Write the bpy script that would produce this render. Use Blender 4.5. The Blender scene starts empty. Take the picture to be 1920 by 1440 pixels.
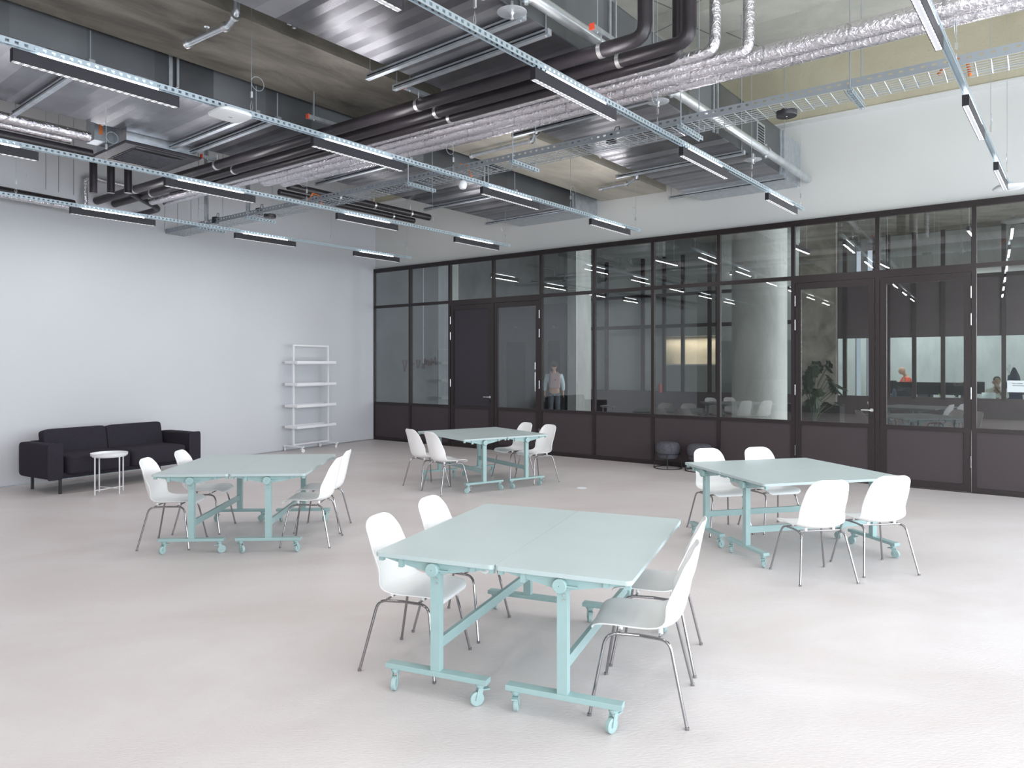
import bpy, math, random
from mathutils import Vector, Matrix
random.seed(7)
PI = math.pi
S = bpy.context.scene
COL = S.collection

# ------------------------------------------------------------------ camera
F, CX, HY, HC = 1336.0, 960.0, 684.0, 1.735          # focal length in px, principal column, horizon row, eye height
cd = bpy.data.cameras.new('camera'); cam = bpy.data.objects.new('camera', cd); COL.objects.link(cam)
cam.location = (0, 0, HC); cam.rotation_euler = (PI/2, 0, 0)
cd.sensor_width = 36; cd.lens = 36*F/1920; cd.shift_y = (HY-720)/1920; cd.clip_end = 200
S.camera = cam

# ------------------------------------------------------------------ world, render, exposure
w = bpy.data.worlds.new('world'); S.world = w; w.use_nodes = True
w.node_tree.nodes['Background'].inputs[0].default_value = (.75, .86, 1, 1)
w.node_tree.nodes['Background'].inputs[1].default_value = .6
S.view_settings.view_transform = 'Standard'; S.view_settings.look = 'None'
S.view_settings.gamma = 1; S.view_settings.exposure = 0.46
S.view_settings.use_curve_mapping = False
S.cycles.use_denoising = True
S.cycles.max_bounces = 8; S.cycles.diffuse_bounces = 5; S.cycles.glossy_bounces = 4
S.cycles.transparent_max_bounces = 16
S.cycles.sample_clamp_indirect = 8
S.cycles.caustics_reflective = False; S.cycles.caustics_refractive = False

# ------------------------------------------------------------------ frames of reference
O = Vector((-3.1954, 16.676)); U = Vector((.80427, -.59427)); N = Vector((.59427, .80427))
T = Vector((.62866, .77768)).normalized()            # direction of ducts and light tracks
V = Vector((-.51952, -.85446))                       # left wall, from the corner towards the viewer
ND = N.dot(O)
def P(s, d, z=0):                                    # partition frame: s along it, d into the room
    q = O + U*s - N*d; return Vector((q.x, q.y, z))
def at(px, py, z):                                   # point of a horizontal plane seen at a photo position
    Y = F*(HC-z)/(py-HY); return Vector(((px-CX)/F*Y, Y, z))
def onn(px, nd, z=0):                                # point at distance nd from the viewer, square to the partition
    a = (px-CX)/F; Y = nd/(N.x*a+N.y); return Vector((a*Y, Y, z))

def area(name, loc, direction, sx, sy, power, color=(1,1,1), spread=PI):
    l = bpy.data.lights.new(name, 'AREA'); l.shape = 'RECTANGLE'; l.size = sx; l.size_y = sy
    l.energy = power; l.color = color; l.spread = spread
    o = bpy.data.objects.new(name, l); COL.objects.link(o); o.location = loc
    o.rotation_euler = Vector(direction).to_track_quat('-Z', 'Y').to_euler()
    return o
# daylight through the four tall windows of the right-hand wall
WS = 16.0
WIN = [(-1.0, 2.9), (2.7, 6.6), (7.0, 10.6), (11.0, 14.4)]
for a, b in WIN:
    m = (a+b)/2; q = P(WS+.22, m, 2.2)
    area('window_daylight', q, (-U.x, -U.y, -.08), b-a, 3.7, 215, (.88, .945, 1))
q = P(14.4, 15.9, 2.4); area('rear_daylight', q, (N.x, N.y, -.05), 2.4, 3.4, 210, (.95, .98, 1))  # added fill lamp from behind, the rear wall has no window
# daylight and area lamps of the neighbouring hall and the office behind it
q = P(15.6, -5.5, 2.6); area('hall_daylight', q, (-U.x, -U.y, -.1), 8, 3.2, 650, (.93, .98, 1))
q = P(6, -9.5, 6.1); area('hall_skylight', q, (0, 0, -1), 8, 2.0, 190, (.9, .98, 1))  # overhead area lamp below the closed slab, no opening there
q = P(9, -14.5, 4.6); area('office_ceiling_light', q, (.1, .2, -1), 9, 2.5, 420, (.92, .98, 1))

# ------------------------------------------------------------------ materials
def mat(name, col, rough=.5, metal=0, bump=0, bscale=30, var=0, vscale=3, spec=.5, coat=0):
    m = bpy.data.materials.new(name); m.use_nodes = True; nt = m.node_tree; b = nt.nodes['Principled BSDF']
    b.inputs['Base Color'].default_value = (*col, 1); b.inputs['Roughness'].default_value = rough
    b.inputs['Metallic'].default_value = metal; b.inputs['Specular IOR Level'].default_value = spec
    b.inputs['Coat Weight'].default_value = coat
    tc = nt.nodes.new('ShaderNodeTexCoord')
    n = nt.nodes.new('ShaderNodeTexNoise'); n.inputs['Scale'].default_value = vscale; n.inputs['Detail'].default_value = 6
    nt.links.new(tc.outputs['Object'], n.inputs['Vector'])
    r = nt.nodes.new('ShaderNodeValToRGB'); k = max(var, .02)
    r.color_ramp.elements[0].position = .3; r.color_ramp.elements[1].position = .7
    r.color_ramp.elements[0].color = (*[c*(1-k) for c in col], 1); r.color_ramp.elements[1].color = (*[min(1, c*(1+k)) for c in col], 1)
    nt.links.new(n.outputs['Fac'], r.inputs['Fac']); nt.links.new(r.outputs['Color'], b.inputs['Base Color'])
    if bump:
        n2 = nt.nodes.new('ShaderNodeTexNoise'); n2.inputs['Scale'].default_value = bscale; n2.inputs['Detail'].default_value = 4
        nt.links.new(tc.outputs['Object'], n2.inputs['Vector'])
        bp = nt.nodes.new('ShaderNodeBump'); bp.inputs['Strength'].default_value = bump; bp.inputs['Distance'].default_value = .01
        nt.links.new(n2.outputs['Fac'], bp.inputs['Height']); nt.links.new(bp.outputs['Normal'], b.inputs['Normal'])
    return m

def concrete(name, c1, c2, scale=.6, rough=.7, joints=None, rot=0, spec=.3, streak=(1, 1, 1), mid=.5, speck=.5):
    m = bpy.data.materials.new(name); m.use_nodes = True; nt = m.node_tree; b = nt.nodes['Principled BSDF']; L = nt.links.new
    b.inputs['Roughness'].default_value = rough; b.inputs['Specular IOR Level'].default_value = spec
    tc = nt.nodes.new('ShaderNodeTexCoord'); mp = nt.nodes.new('ShaderNodeMapping'); mp.inputs['Scale'].default_value = streak
    mp.inputs['Rotation'].default_value = (0, 0, rot)
    L(tc.outputs['Object'], mp.inputs['Vector'])
    n = nt.nodes.new('ShaderNodeTexNoise'); n.inputs['Scale'].default_value = scale; n.inputs['Detail'].default_value = 9
    n.inputs['Roughness'].default_value = .62; n.inputs['Distortion'].default_value = .6
    L(mp.outputs[0], n.inputs['Vector'])
    r = nt.nodes.new('ShaderNodeValToRGB'); r.color_ramp.elements[0].position = mid-.2; r.color_ramp.elements[1].position = mid+.22
    r.color_ramp.elements[0].color = (*c1, 1); r.color_ramp.elements[1].color = (*c2, 1)
    L(n.outputs['Fac'], r.inputs['Fac'])
    out = r.outputs['Color']
    n3 = nt.nodes.new('ShaderNodeTexNoise'); n3.inputs['Scale'].default_value = 45; n3.inputs['Detail'].default_value = 3
    L(mp.outputs[0], n3.inputs['Vector'])
    r3 = nt.nodes.new('ShaderNodeValToRGB'); r3.color_ramp.elements[0].position = .28; r3.color_ramp.elements[1].position = .36
    r3.color_ramp.elements[0].color = (.62, .62, .62, 1); r3.color_ramp.elements[1].color = (1, 1, 1, 1)
    L(n3.outputs['Fac'], r3.inputs['Fac'])
    mx = nt.nodes.new('ShaderNodeMixRGB'); mx.blend_type = 'MULTIPLY'; mx.inputs[0].default_value = speck
    L(out, mx.inputs[1]); L(r3.outputs['Color'], mx.inputs[2]); out = mx.outputs[0]
    if joints:
        br = nt.nodes.new('ShaderNodeTexBrick'); br.offset = 0; br.inputs['Scale'].default_value = 1
        br.inputs['Brick Width'].default_value = joints[0]; br.inputs['Row Height'].default_value = joints[1]
        br.inputs['Mortar Size'].default_value = .012; br.inputs['Color1'].default_value = (1, 1, 1, 1)
        br.inputs['Color2'].default_value = (.93, .93, .93, 1); br.inputs['Mortar'].default_value = (.45, .45, .45, 1)
        mp2 = nt.nodes.new('ShaderNodeMapping'); mp2.inputs['Rotation'].default_value = (joints[2] if len(joints) > 2 else 0, 0, rot)
        L(tc.outputs['Object'], mp2.inputs['Vector']); L(mp2.outputs[0], br.inputs['Vector'])
        m2 = nt.nodes.new('ShaderNodeMixRGB'); m2.blend_type = 'MULTIPLY'; m2.inputs[0].default_value = 1
        L(out, m2.inputs[1]); L(br.outputs['Color'], m2.inputs[2]); out = m2.outputs[0]
    L(out, b.inputs['Base Color'])
    bp = nt.nodes.new('ShaderNodeBump'); bp.inputs['Strength'].default_value = .25; bp.inputs['Distance'].default_value = .01
    L(n3.outputs['Fac'], bp.inputs['Height']); L(bp.outputs['Normal'], b.inputs['Normal'])
    return m

def sheet_metal(name, dark, light, band=.19, rough=.34):
    """galvanised sheet: pressed panels across the run, each with its own tone and gloss (bands along local X)"""
    m = bpy.data.materials.new(name); m.use_nodes = True; nt = m.node_tree; b = nt.nodes['Principled BSDF']; L = nt.links.new
    b.inputs['Metallic'].default_value = .85
    tc = nt.nodes.new('ShaderNodeTexCoord'); sx = nt.nodes.new('ShaderNodeSeparateXYZ'); L(tc.outputs['Object'], sx.inputs[0])
    d = nt.nodes.new('ShaderNodeMath'); d.operation = 'DIVIDE'; d.inputs[1].default_value = band; L(sx.outputs[0], d.inputs[0])
    fl = nt.nodes.new('ShaderNodeMath'); fl.operation = 'FLOOR'; L(d.outputs[0], fl.inputs[0])
    wn = nt.nodes.new('ShaderNodeTexWhiteNoise'); wn.noise_dimensions = '1D'; L(fl.outputs[0], wn.inputs['W'])
    n = nt.nodes.new('ShaderNodeTexNoise'); n.inputs['Scale'].default_value = 2.5; n.inputs['Detail'].default_value = 5; L(tc.outputs['Object'], n.inputs['Vector'])
    a = nt.nodes.new('ShaderNodeMath'); a.operation = 'MULTIPLY_ADD'; a.inputs[1].default_value = .55; L(wn.outputs['Value'], a.inputs[0])
    s = nt.nodes.new('ShaderNodeMath'); s.operation = 'MULTIPLY'; s.inputs[1].default_value = .6; L(n.outputs['Fac'], s.inputs[0]); L(s.outputs[0], a.inputs[2])
    r = nt.nodes.new('ShaderNodeValToRGB'); r.color_ramp.elements[0].position = .15; r.color_ramp.elements[1].position = .95
    r.color_ramp.elements[0].color = (*dark, 1); r.color_ramp.elements[1].color = (*light, 1)
    L(a.outputs[0], r.inputs['Fac']); L(r.outputs['Color'], b.inputs['Base Color'])
    ro = nt.nodes.new('ShaderNodeMath'); ro.operation = 'MULTIPLY_ADD'; ro.inputs[1].default_value = .16; ro.inputs[2].default_value = rough-.05
    L(wn.outputs['Value'], ro.inputs[0]); L(ro.outputs[0], b.inputs['Roughness'])
    # each pressed panel dips a little at its seams
    fr = nt.nodes.new('ShaderNodeMath'); fr.operation = 'PINGPONG'; fr.inputs[1].default_value = .5; L(d.outputs[0], fr.inputs[0])
    bp = nt.nodes.new('ShaderNodeBump'); bp.inputs['Strength'].default_value = .35; bp.inputs['Distance'].default_value = .02
    L(fr.outputs[0], bp.inputs['Height']); L(bp.outputs['Normal'], b.inputs['Normal'])
    return m

def foil(name):
    m = bpy.data.materials.new(name); m.use_nodes = True; nt = m.node_tree; b = nt.nodes['Principled BSDF']; L = nt.links.new
    b.inputs['Metallic'].default_value = 1; b.inputs['Roughness'].default_value = .24
    tc = nt.nodes.new('ShaderNodeTexCoord')
    n = nt.nodes.new('ShaderNodeTexNoise'); n.inputs['Scale'].default_value = 26; n.inputs['Detail'].default_value = 8; n.inputs['Distortion'].default_value = 1.2
    L(tc.outputs['Object'], n.inputs['Vector'])
    w_ = nt.nodes.new('ShaderNodeTexWave'); w_.inputs['Scale'].default_value = .62; w_.inputs['Distortion'].default_value = .6; w_.bands_direction = 'X'
    L(tc.outputs['Object'], w_.inputs['Vector'])
    r = nt.nodes.new('ShaderNodeValToRGB'); r.color_ramp.elements[0].position = .0; r.color_ramp.elements[1].position = .004
    r.color_ramp.elements[0].color = (.52, .52, .54, 1); r.color_ramp.elements[1].color = (.72, .70, .735, 1)
    L(w_.outputs['Fac'], r.inputs['Fac']); L(r.outputs['Color'], b.inputs['Base Color'])
    bp = nt.nodes.new('ShaderNodeBump'); bp.inputs['Strength'].default_value = .8; bp.inputs['Distance'].default_value = .02
    L(n.outputs['Fac'], bp.inputs['Height']); L(bp.outputs['Normal'], b.inputs['Normal'])
    return m

def slotted(name, col, period=.05, duty=.45, axis=2, off=0, halfband=.012, metal=.7, rough=.4):
    """perforated galvanised channel: real see-through slots, repeated along local X"""
    m = bpy.data.materials.new(name); m.use_nodes = True; nt = m.node_tree; b = nt.nodes['Principled BSDF']; L = nt.links.new
    b.inputs['Base Color'].default_value = (*col, 1); b.inputs['Metallic'].default_value = metal; b.inputs['Roughness'].default_value = rough
    tc = nt.nodes.new('ShaderNodeTexCoord'); sx = nt.nodes.new('ShaderNodeSeparateXYZ'); L(tc.outputs['Object'], sx.inputs[0])
    def M(op, a, bb=None, c=None):
        n = nt.nodes.new('ShaderNodeMath'); n.operation = op
        for i, v in enumerate((a, bb, c)):
            if v is None: continue
            if isinstance(v, (int, float)): n.inputs[i].default_value = v
            else: L(v, n.inputs[i])
        return n.outputs[0]
    fx = M('FRACT', M('DIVIDE', sx.outputs[0], period))
    s1 = M('LESS_THAN', fx, duty)
    dd = M('ABSOLUTE', M('SUBTRACT', sx.outputs[axis], off))
    s2 = M('LESS_THAN', dd, halfband)
    hole = M('MULTIPLY', s1, s2)
    tr = nt.nodes.new('ShaderNodeBsdfTransparent'); mx = nt.nodes.new('ShaderNodeMixShader')
    L(hole, mx.inputs[0]); L(b.outputs[0], mx.inputs[1]); L(tr.outputs[0], mx.inputs[2])
    L(mx.outputs[0], nt.nodes['Material Output'].inputs[0])
    return m

def glass(name, tint=(.8, .86, .85), base=.055):
    m = bpy.data.materials.new(name); m.use_nodes = True; nt = m.node_tree; L = nt.links.new
    nt.nodes.remove(nt.nodes['Principled BSDF'])
    lw = nt.nodes.new('ShaderNodeLayerWeight'); lw.inputs[0].default_value = .5
    p = nt.nodes.new('ShaderNodeMath'); p.operation = 'POWER'; p.inputs[1].default_value = 5; L(lw.outputs['Facing'], p.inputs[0])
    a = nt.nodes.new('ShaderNodeMath'); a.operation = 'MULTIPLY_ADD'; a.inputs[1].default_value = .9; a.inputs[2].default_value = base; L(p.outputs[0], a.inputs[0])
    tr = nt.nodes.new('ShaderNodeBsdfTransparent'); tr.inputs[0].default_value = (*tint, 1)
    gl = nt.nodes.new('ShaderNodeBsdfGlossy'); gl.inputs['Roughness'].default_value = 0; gl.inputs[0].default_value = (.98, 1, 1, 1)
    mx = nt.nodes.new('ShaderNodeMixShader'); L(a.outputs[0], mx.inputs[0]); L(tr.outputs[0], mx.inputs[1]); L(gl.outputs[0], mx.inputs[2])
    L(mx.outputs[0], nt.nodes['Material Output'].inputs[0]); return m

def emit(name, col, strength):
    m = bpy.data.materials.new(name); m.use_nodes = True; b = m.node_tree.nodes['Principled BSDF']
    b.inputs['Base Color'].default_value = (.8, .8, .8, 1)
    b.inputs['Emission Color'].default_value = (*col, 1); b.inputs['Emission Strength'].default_value = strength; return m

def louvre_mat():
    m = bpy.data.materials.new('louvre'); m.use_nodes = True; nt = m.node_tree; b = nt.nodes['Principled BSDF']; L = nt.links.new
    b.inputs['Base Color'].default_value = (.6, .6, .62, 1)
    tc = nt.nodes.new('ShaderNodeTexCoord')
    br = nt.nodes.new('ShaderNodeTexBrick'); br.offset = 0; br.inputs['Scale'].default_value = 1
    br.inputs['Brick Width'].default_value = .05; br.inputs['Row Height'].default_value = .05; br.inputs['Mortar Size'].default_value = .011
    br.inputs['Color1'].default_value = (1, 1, 1, 1); br.inputs['Color2'].default_value = (1, 1, 1, 1); br.inputs['Mortar'].default_value = (.06, .06, .07, 1)
    L(tc.outputs['Object'], br.inputs['Vector']); L(br.outputs['Color'], b.inputs['Emission Color']); b.inputs['Emission Strength'].default_value = 1.25
    return m

M = dict(
 floor=concrete('floor_concrete', (.545, .50, .49), (.665, .635, .635), .4, .40, spec=.35, streak=(1, 1.8, 1), speck=.05),
 wall=mat('white_wall_paint', (.60, .615, .65), .75, bump=.03, bscale=60, var=.025, vscale=.5),
 wall_up=mat('upper_wall_paint', (.64, .65, .64), .75, bump=.03, bscale=60, var=.03, vscale=.6),
 slab=concrete('slab_concrete', (.40, .40, .36), (.56, .56, .50), .9, .8, joints=(2.4, 3.1), rot=-.63),
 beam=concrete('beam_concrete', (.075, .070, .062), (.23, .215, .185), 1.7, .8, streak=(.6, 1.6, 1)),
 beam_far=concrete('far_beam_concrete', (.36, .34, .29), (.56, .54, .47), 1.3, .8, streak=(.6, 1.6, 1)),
 beam_pale=concrete('pale_beam_concrete', (.44, .41, .30), (.55, .52, .40), .8, .8),
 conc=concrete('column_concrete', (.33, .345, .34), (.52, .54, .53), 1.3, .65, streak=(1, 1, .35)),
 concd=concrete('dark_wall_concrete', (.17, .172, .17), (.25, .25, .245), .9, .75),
 frame=mat('brown_frame_paint', (.017, .011, .012), .42, var=.06, vscale=8),
 panel=mat('brown_panel_paint', (.043, .032, .036), .5, var=.06, vscale=1.5),
 dpanel=mat('dark_door_panel', (.022, .017, .024), .32, var=.1, vscale=1.2),
 glass=glass('clear_glass', (.875, .885, .875), .085),
 glass2=glass('far_glass', (.86, .9, .9), .03),
 duct=sheet_metal('duct_metal', (.085, .085, .095), (.40, .40, .43), rough=.30),
 duct_side=sheet_metal('duct_side_metal', (.12, .125, .135), (.24, .255, .27), .6, .42),
 foil=foil('foil_insulation'),
 black_ins=mat('black_rubber_insulation', (.022, .018, .022), .38, bump=.2, bscale=40, var=.15, vscale=6),
 galv=mat('galvanised_steel', (.52, .56, .60), .38, .8, var=.12, vscale=12),
 spiral=mat('spiral_duct_metal', (.62, .66, .68), .3, .85, bump=.1, bscale=25, var=.12, vscale=6),
 track=slotted('perforated_track', (.50, .58, .63), .055, .42, 2, 0, .010),
 rail=slotted('perforated_rail', (.42, .46, .50), .075, .42, 2, .05, .009),
 wire=mat('wire_steel', (.55, .60, .64), .35, .85),
 lampblack=mat('lamp_black', (.022, .020, .026), .45, var=.1, vscale=5),
 led=emit('led_strip_glow', (.97, .97, 1), 7), louvre=louvre_mat(),
 mint=mat('mint_paint', (.31, .445, .445), .35, var=.03, vscale=9),
 minttop=mat('mint_tabletop', (.44, .52, .525), .38, var=.025, vscale=3),
 mintdark=mat('mint_caster_rubber', (.33, .45, .45), .55, var=.05),
 white=mat('white_plastic', (.90, .90, .90), .38, var=.015, vscale=5),
 whitem=mat('white_powder_coat', (.80, .81, .83), .4, var=.02),
 chrome=mat('chrome', (.36, .35, .36), .16, 1.0),
 steel=mat('brushed_steel', (.7, .7, .7), .3, .9),
 sofa=mat('charcoal_fabric', (.034, .030, .040), .95, bump=.5, bscale=220, var=.07, vscale=40, spec=.2),
 blackm=mat('black_metal', (.012, .012, .014), .4),
 stool=mat('grey_stool_fabric', (.09, .09, .105), .95, bump=.5, bscale=260, var=.2, vscale=30, spec=.2),
 dred=mat('dark_red_enamel', (.22, .02, .02), .4), red=mat('red_cap', (.60, .07, .03), .5), orange=mat('orange_plastic', (.75, .20, .05), .5),
 apw=mat('access_point_white', (.82, .85, .87), .4), darkhole=mat('dark_grille', (.01, .012, .012), .5),
 hallwall=mat('pale_hall_panel', (.30, .32, .315), .7, var=.06, vscale=.7),
 lift=mat('dark_lift_metal', (.075, .078, .082), .45, var=.06), liftdoor=mat('lift_door_metal', (.05, .052, .056), .35, .3, var=.08),
 warm=mat('warm_kitchen_back', (.50, .46, .38), .6, var=.1, vscale=2), deskw=mat('white_desk', (.7, .7, .68), .5),
 skin=mat('skin', (.46, .28, .20), .55, var=.08), skin2=mat('tan_skin', (.34, .20, .14), .55, var=.08),
 hair=mat('dark_hair', (.015, .012, .012), .7), jean=mat('grey_trousers', (.11, .13, .15), .9, var=.15, vscale=9),
 shirt=mat('pale_blue_shirt', (.55, .70, .76), .85, bump=.3, bscale=30), bag=mat('rose_backpack_fabric', (.36, .25, .26), .8, var=.08),
 redcloth=mat('coral_top', (.70, .10, .06), .85), navy=mat('navy_cloth', (.03, .035, .07), .9), cream=mat('cream_sweater', (.58, .55, .50), .9, bump=.3, bscale=40),
 leaf=mat('dark_green_leaf', (.035, .06, .035), .45, var=.3, vscale=4), pot=mat('white_pot', (.6, .6, .58), .5),
 paper=mat('white_paper', (.75, .80, .85), .7), ink=mat('ink', (.05, .08, .12), .7), green=mat('bright_green', (.25, .45, .08), .6),
 graffiti=mat('brown_scrawl_paint', (.16, .07, .04), .8), bluegrey=mat('blue_bottle', (.12, .16, .26), .4),
)

# ------------------------------------------------------------------ mesh helpers
class MB:
    def __init__(s): s.v = []; s.f = []
    def add(s, vs, fs, mtx=None):
        o = len(s.v)
        s.v += [tuple((mtx @ Vector(p)) if mtx else p) for p in vs]; s.f += [tuple(i+o for i in f) for f in fs]; return s
    def box(s, c, d, rz=0, mtx=None, bev=0):
        x, y, z = d[0]/2, d[1]/2, d[2]/2
        if bev:
            e = bev; vs = []; fs = []
            rings = [(-z, x-e, y-e), (-z+e, x, y), (z-e, x, y), (z, x-e, y-e)]
            for zz, a, b in rings:
                vs += [(-a+e*.0, -b, zz), (a, -b, zz), (a, b, zz), (-a, b, zz)]
            fs = [(3, 2, 1, 0), (12, 13, 14, 15)]
            for k in range(3):
                for i in range(4): fs.append((k*4+i, k*4+(i+1) % 4, k*4+4+(i+1) % 4, k*4+4+i))
        else:
            vs = [(-x, -y, -z), (x, -y, -z), (x, y, -z), (-x, y, -z), (-x, -y, z), (x, -y, z), (x, y, z), (-x, y, z)]
            fs = [(3, 2, 1, 0), (4, 5, 6, 7), (0, 1, 5, 4), (1, 2, 6, 5), (2, 3, 7, 6), (3, 0, 4, 7)]
        m = Matrix.Translation(c) @ Matrix.Rotation(rz, 4, 'Z')
        if mtx: m = mtx @ m
        return s.add(vs, fs, m)
    def prism(s, poly, z0, z1):
        n = len(poly); a = sum(poly[i][0]*poly[(i+1) % n][1]-poly[(i+1) % n][0]*poly[i][1] for i in range(n))
        if a < 0: poly = poly[::-1]
        vs = [(p[0], p[1], z0) for p in poly]+[(p[0], p[1], z1) for p in poly]
        return s.add(vs, [tuple(range(n))[::-1], tuple(range(n, 2*n))]+[(i, (i+1) % n, n+(i+1) % n, n+i) for i in range(n)])
    def tube(s, pts, r, n=10, cap=True):
        pts = [Vector(p) for p in pts]; rs = r if isinstance(r, (list, tuple)) else [r]*len(pts)
        d0 = (pts[1]-pts[0]).normalized(); up = Vector((0, 0, 1)) if abs(d0.z) < .9 else Vector((1, 0, 0))
        a = d0.cross(up).normalized(); vs = []; fs = []
        for i, p in enumerate(pts):
            if i == 0: d = pts[1]-p
            elif i == len(pts)-1: d = p-pts[i-1]
            else: d = (pts[i+1]-p).normalized()+(p-pts[i-1]).normalized()
            d.normalize(); a = (a-d*a.dot(d)).normalized(); b = d.cross(a)
            for k in range(n):
                t = 2*PI*k/n; vs.append(tuple(p+(a*math.cos(t)+b*math.sin(t))*rs[i]))
        for i in range(len(pts)-1):
            for k in range(n): fs.append((i*n+k, i*n+(k+1) % n, (i+1)*n+(k+1) % n, (i+1)*n+k))
        if cap: fs.append(tuple(range(n))[::-1]); fs.append(tuple(range((len(pts)-1)*n, len(pts)*n)))
        return s.add(vs, fs)
    def lathe(s, prof, n=24, mtx=None):
        vs = []; fs = []
        for r, z in prof:
            for k in range(n): vs.append((r*math.cos(2*PI*k/n), r*math.sin(2*PI*k/n), z))
        for i in range(len(prof)-1):
            for k in range(n): fs.append((i*n+k, i*n+(k+1) % n, (i+1)*n+(k+1) % n, (i+1)*n+k))
        fs.append(tuple(range(n))[::-1]); fs.append(tuple(range((len(prof)-1)*n, len(prof)*n)))
        return s.add(vs, fs, mtx)
    def blob(s, c, d, e=.3, n=20, m=12, mtx=None):
        """soft cushion: superellipsoid of full size d"""
        sg = lambda v, p: math.copysign(abs(v)**p, v)
        vs = []; fs = []
        for i in range(m+1):
            ph = -PI/2+PI*i/m
            for k in range(n):
                t = 2*PI*k/n
                vs.append((c[0]+d[0]/2*sg(math.cos(ph), e)*sg(math.cos(t), e), c[1]+d[1]/2*sg(math.cos(ph), e)*sg(math.sin(t), e), c[2]+d[2]/2*sg(math.sin(ph), e)))
        for i in range(m):
            for k in range(n): fs.append((i*n+k, i*n+(k+1) % n, (i+1)*n+(k+1) % n, (i+1)*n+k))
        return s.add(vs, fs, mtx)
    def build(s, name, m, parent=None, smooth=False, loc=None, rot=None):
        me = bpy.data.meshes.new(name); me.from_pydata(s.v, [], s.f); me.update()
        me.materials.append(m)
        if smooth:
            me.polygons.foreach_set('use_smooth', [True]*len(me.polygons))
            try: me.set_sharp_from_angle(angle=math.radians(42))
            except Exception: pass
        o = bpy.data.objects.new(name, me); COL.objects.link(o)
        if parent: o.parent = parent
        if loc is not None: o.location = loc
        if rot is not None: o.rotation_euler = rot
        return o

def arc(c, r, a0, a1, n, plane):
    """points of an arc in the plane (unit vectors)"""
    e1, e2 = plane; return [Vector(c)+Vector(e1)*r*math.cos(a0+(a1-a0)*i/n)+Vector(e2)*r*math.sin(a0+(a1-a0)*i/n) for i in range(n+1)]
def fillet(pts, r, n=5):
    pts = [Vector(p) for p in pts]; out = [pts[0]]
    for i in range(1, len(pts)-1):
        a = (pts[i-1]-pts[i]); b = (pts[i+1]-pts[i]); k = min(r, a.length*.49, b.length*.49)
        A = pts[i]+a.normalized()*k; B = pts[i]+b.normalized()*k
        for j in range(n+1):
            t = j/n; out.append(A*(1-t)**2+pts[i]*2*t*(1-t)+B*t**2)
    return out+[pts[-1]]

def tag(o, label=None, cat=None, group=None, kind=None):
    if label: o['label'] = label
    if cat: o['category'] = cat
    if group: o['group'] = group
    if kind: o['kind'] = kind
    return o
def empty(name, loc=(0, 0, 0), rz=0):
    o = bpy.data.objects.new(name, None); COL.objects.link(o); o.location = loc; o.rotation_euler = (0, 0, rz)
    o.empty_display_size = .1; return o
def kids(o): return [c for c in bpy.data.objects if c.parent == o]
def copy_tree(o, parent=None, cache=None):
    c = o.copy(); COL.objects.link(c); c.parent = parent
    for ch in list(o.children): copy_tree(ch, c)
    return c
def struct(o, label, cat): return tag(o, label, cat, None, 'structure')

AU = math.atan2(U.y, U.x); AT = math.atan2(T.y, T.x); AV = math.atan2(-V.y, -V.x)
xy = lambda v: (v.x, v.y)

# ------------------------------------------------------------------ room shell
SL = 6.32                                              # slab soffit
LW = 22.0
LEnd = O + V*LW
BD = 16.0                                              # the wall behind the viewer
RB = P(WS, BD+.0); RF = P(WS, 0)
# left end of the rear wall: where it meets the left wall line
k = BD/(V.dot(-N)); LB = O + V*k
floor_poly = [xy(LB), xy(P(WS, BD)), xy(P(WS, -18.5)), xy(P(-12, -18.5)), xy(P(-12, 0.0)), xy(O)]
f = MB().prism([xy(LB-U*.3-N*.3), xy(P(WS+.3, BD+.3)), xy(P(WS+.3, 0)), xy(O-U*.3)], -.2, 0).build('floor', M['floor'])
struct(f, 'pale polished concrete floor of the large room', 'floor')
f = MB().prism([xy(P(WS+.3, 0)), xy(P(WS+.3, -20)), xy(P(-14, -20)), xy(P(-14, 0))], -.2, 0).build('floor', M['floor'])
struct(f, 'concrete floor of the hall beyond the glazed partition', 'floor')
c = MB().prism([xy(LB-U*.3-N*.3), xy(P(WS+.3, BD+.3)), xy(P(WS+.3, -.1)), xy(O-U*.3-N*-.1)], SL, SL+.3).build('ceiling', M['slab'])
struct(c, 'pale exposed concrete ceiling slab above ducts and pipes', 'ceiling')
c = MB().prism([xy(P(WS+.3, -.1)), xy(P(WS+.3, -20)), xy(P(-14, -20)), xy(P(-14, -.1))], SL, SL+.3).build('ceiling', M['beam'])
struct(c, 'concrete ceiling of the hall beyond the partition', 'ceiling')
# left wall (thick slab outside the wall line)
nl = Vector((-V.y, V.x))                               # pick the side away from the room
if nl.dot(-O) > 0: nl = -nl
wl = MB().prism([xy(O), xy(LB), xy(LB+nl*.25), xy(O+nl*.25)], 0, SL).build('wall_left', M['wall'])
struct(wl, 'long pale grey plaster wall behind the sofa', 'wall')
bbl = MB().prism([xy(O), xy(LB), xy(LB-nl*.012), xy(O-nl*.012)], 0, .015).build('baseboard_left', M['galv'])
struct(bbl, 'thin metal edge strip along the foot of the left wall', 'skirting')
wb = MB().prism([xy(LB-U*.3), xy(P(WS+.3, BD)), xy(P(WS+.3, BD+.25)), xy(LB-U*.3-N*.25)], 0, SL).build('wall_rear', M['concd'])
struct(wb, 'dark concrete wall behind the viewer', 'wall')
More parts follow.
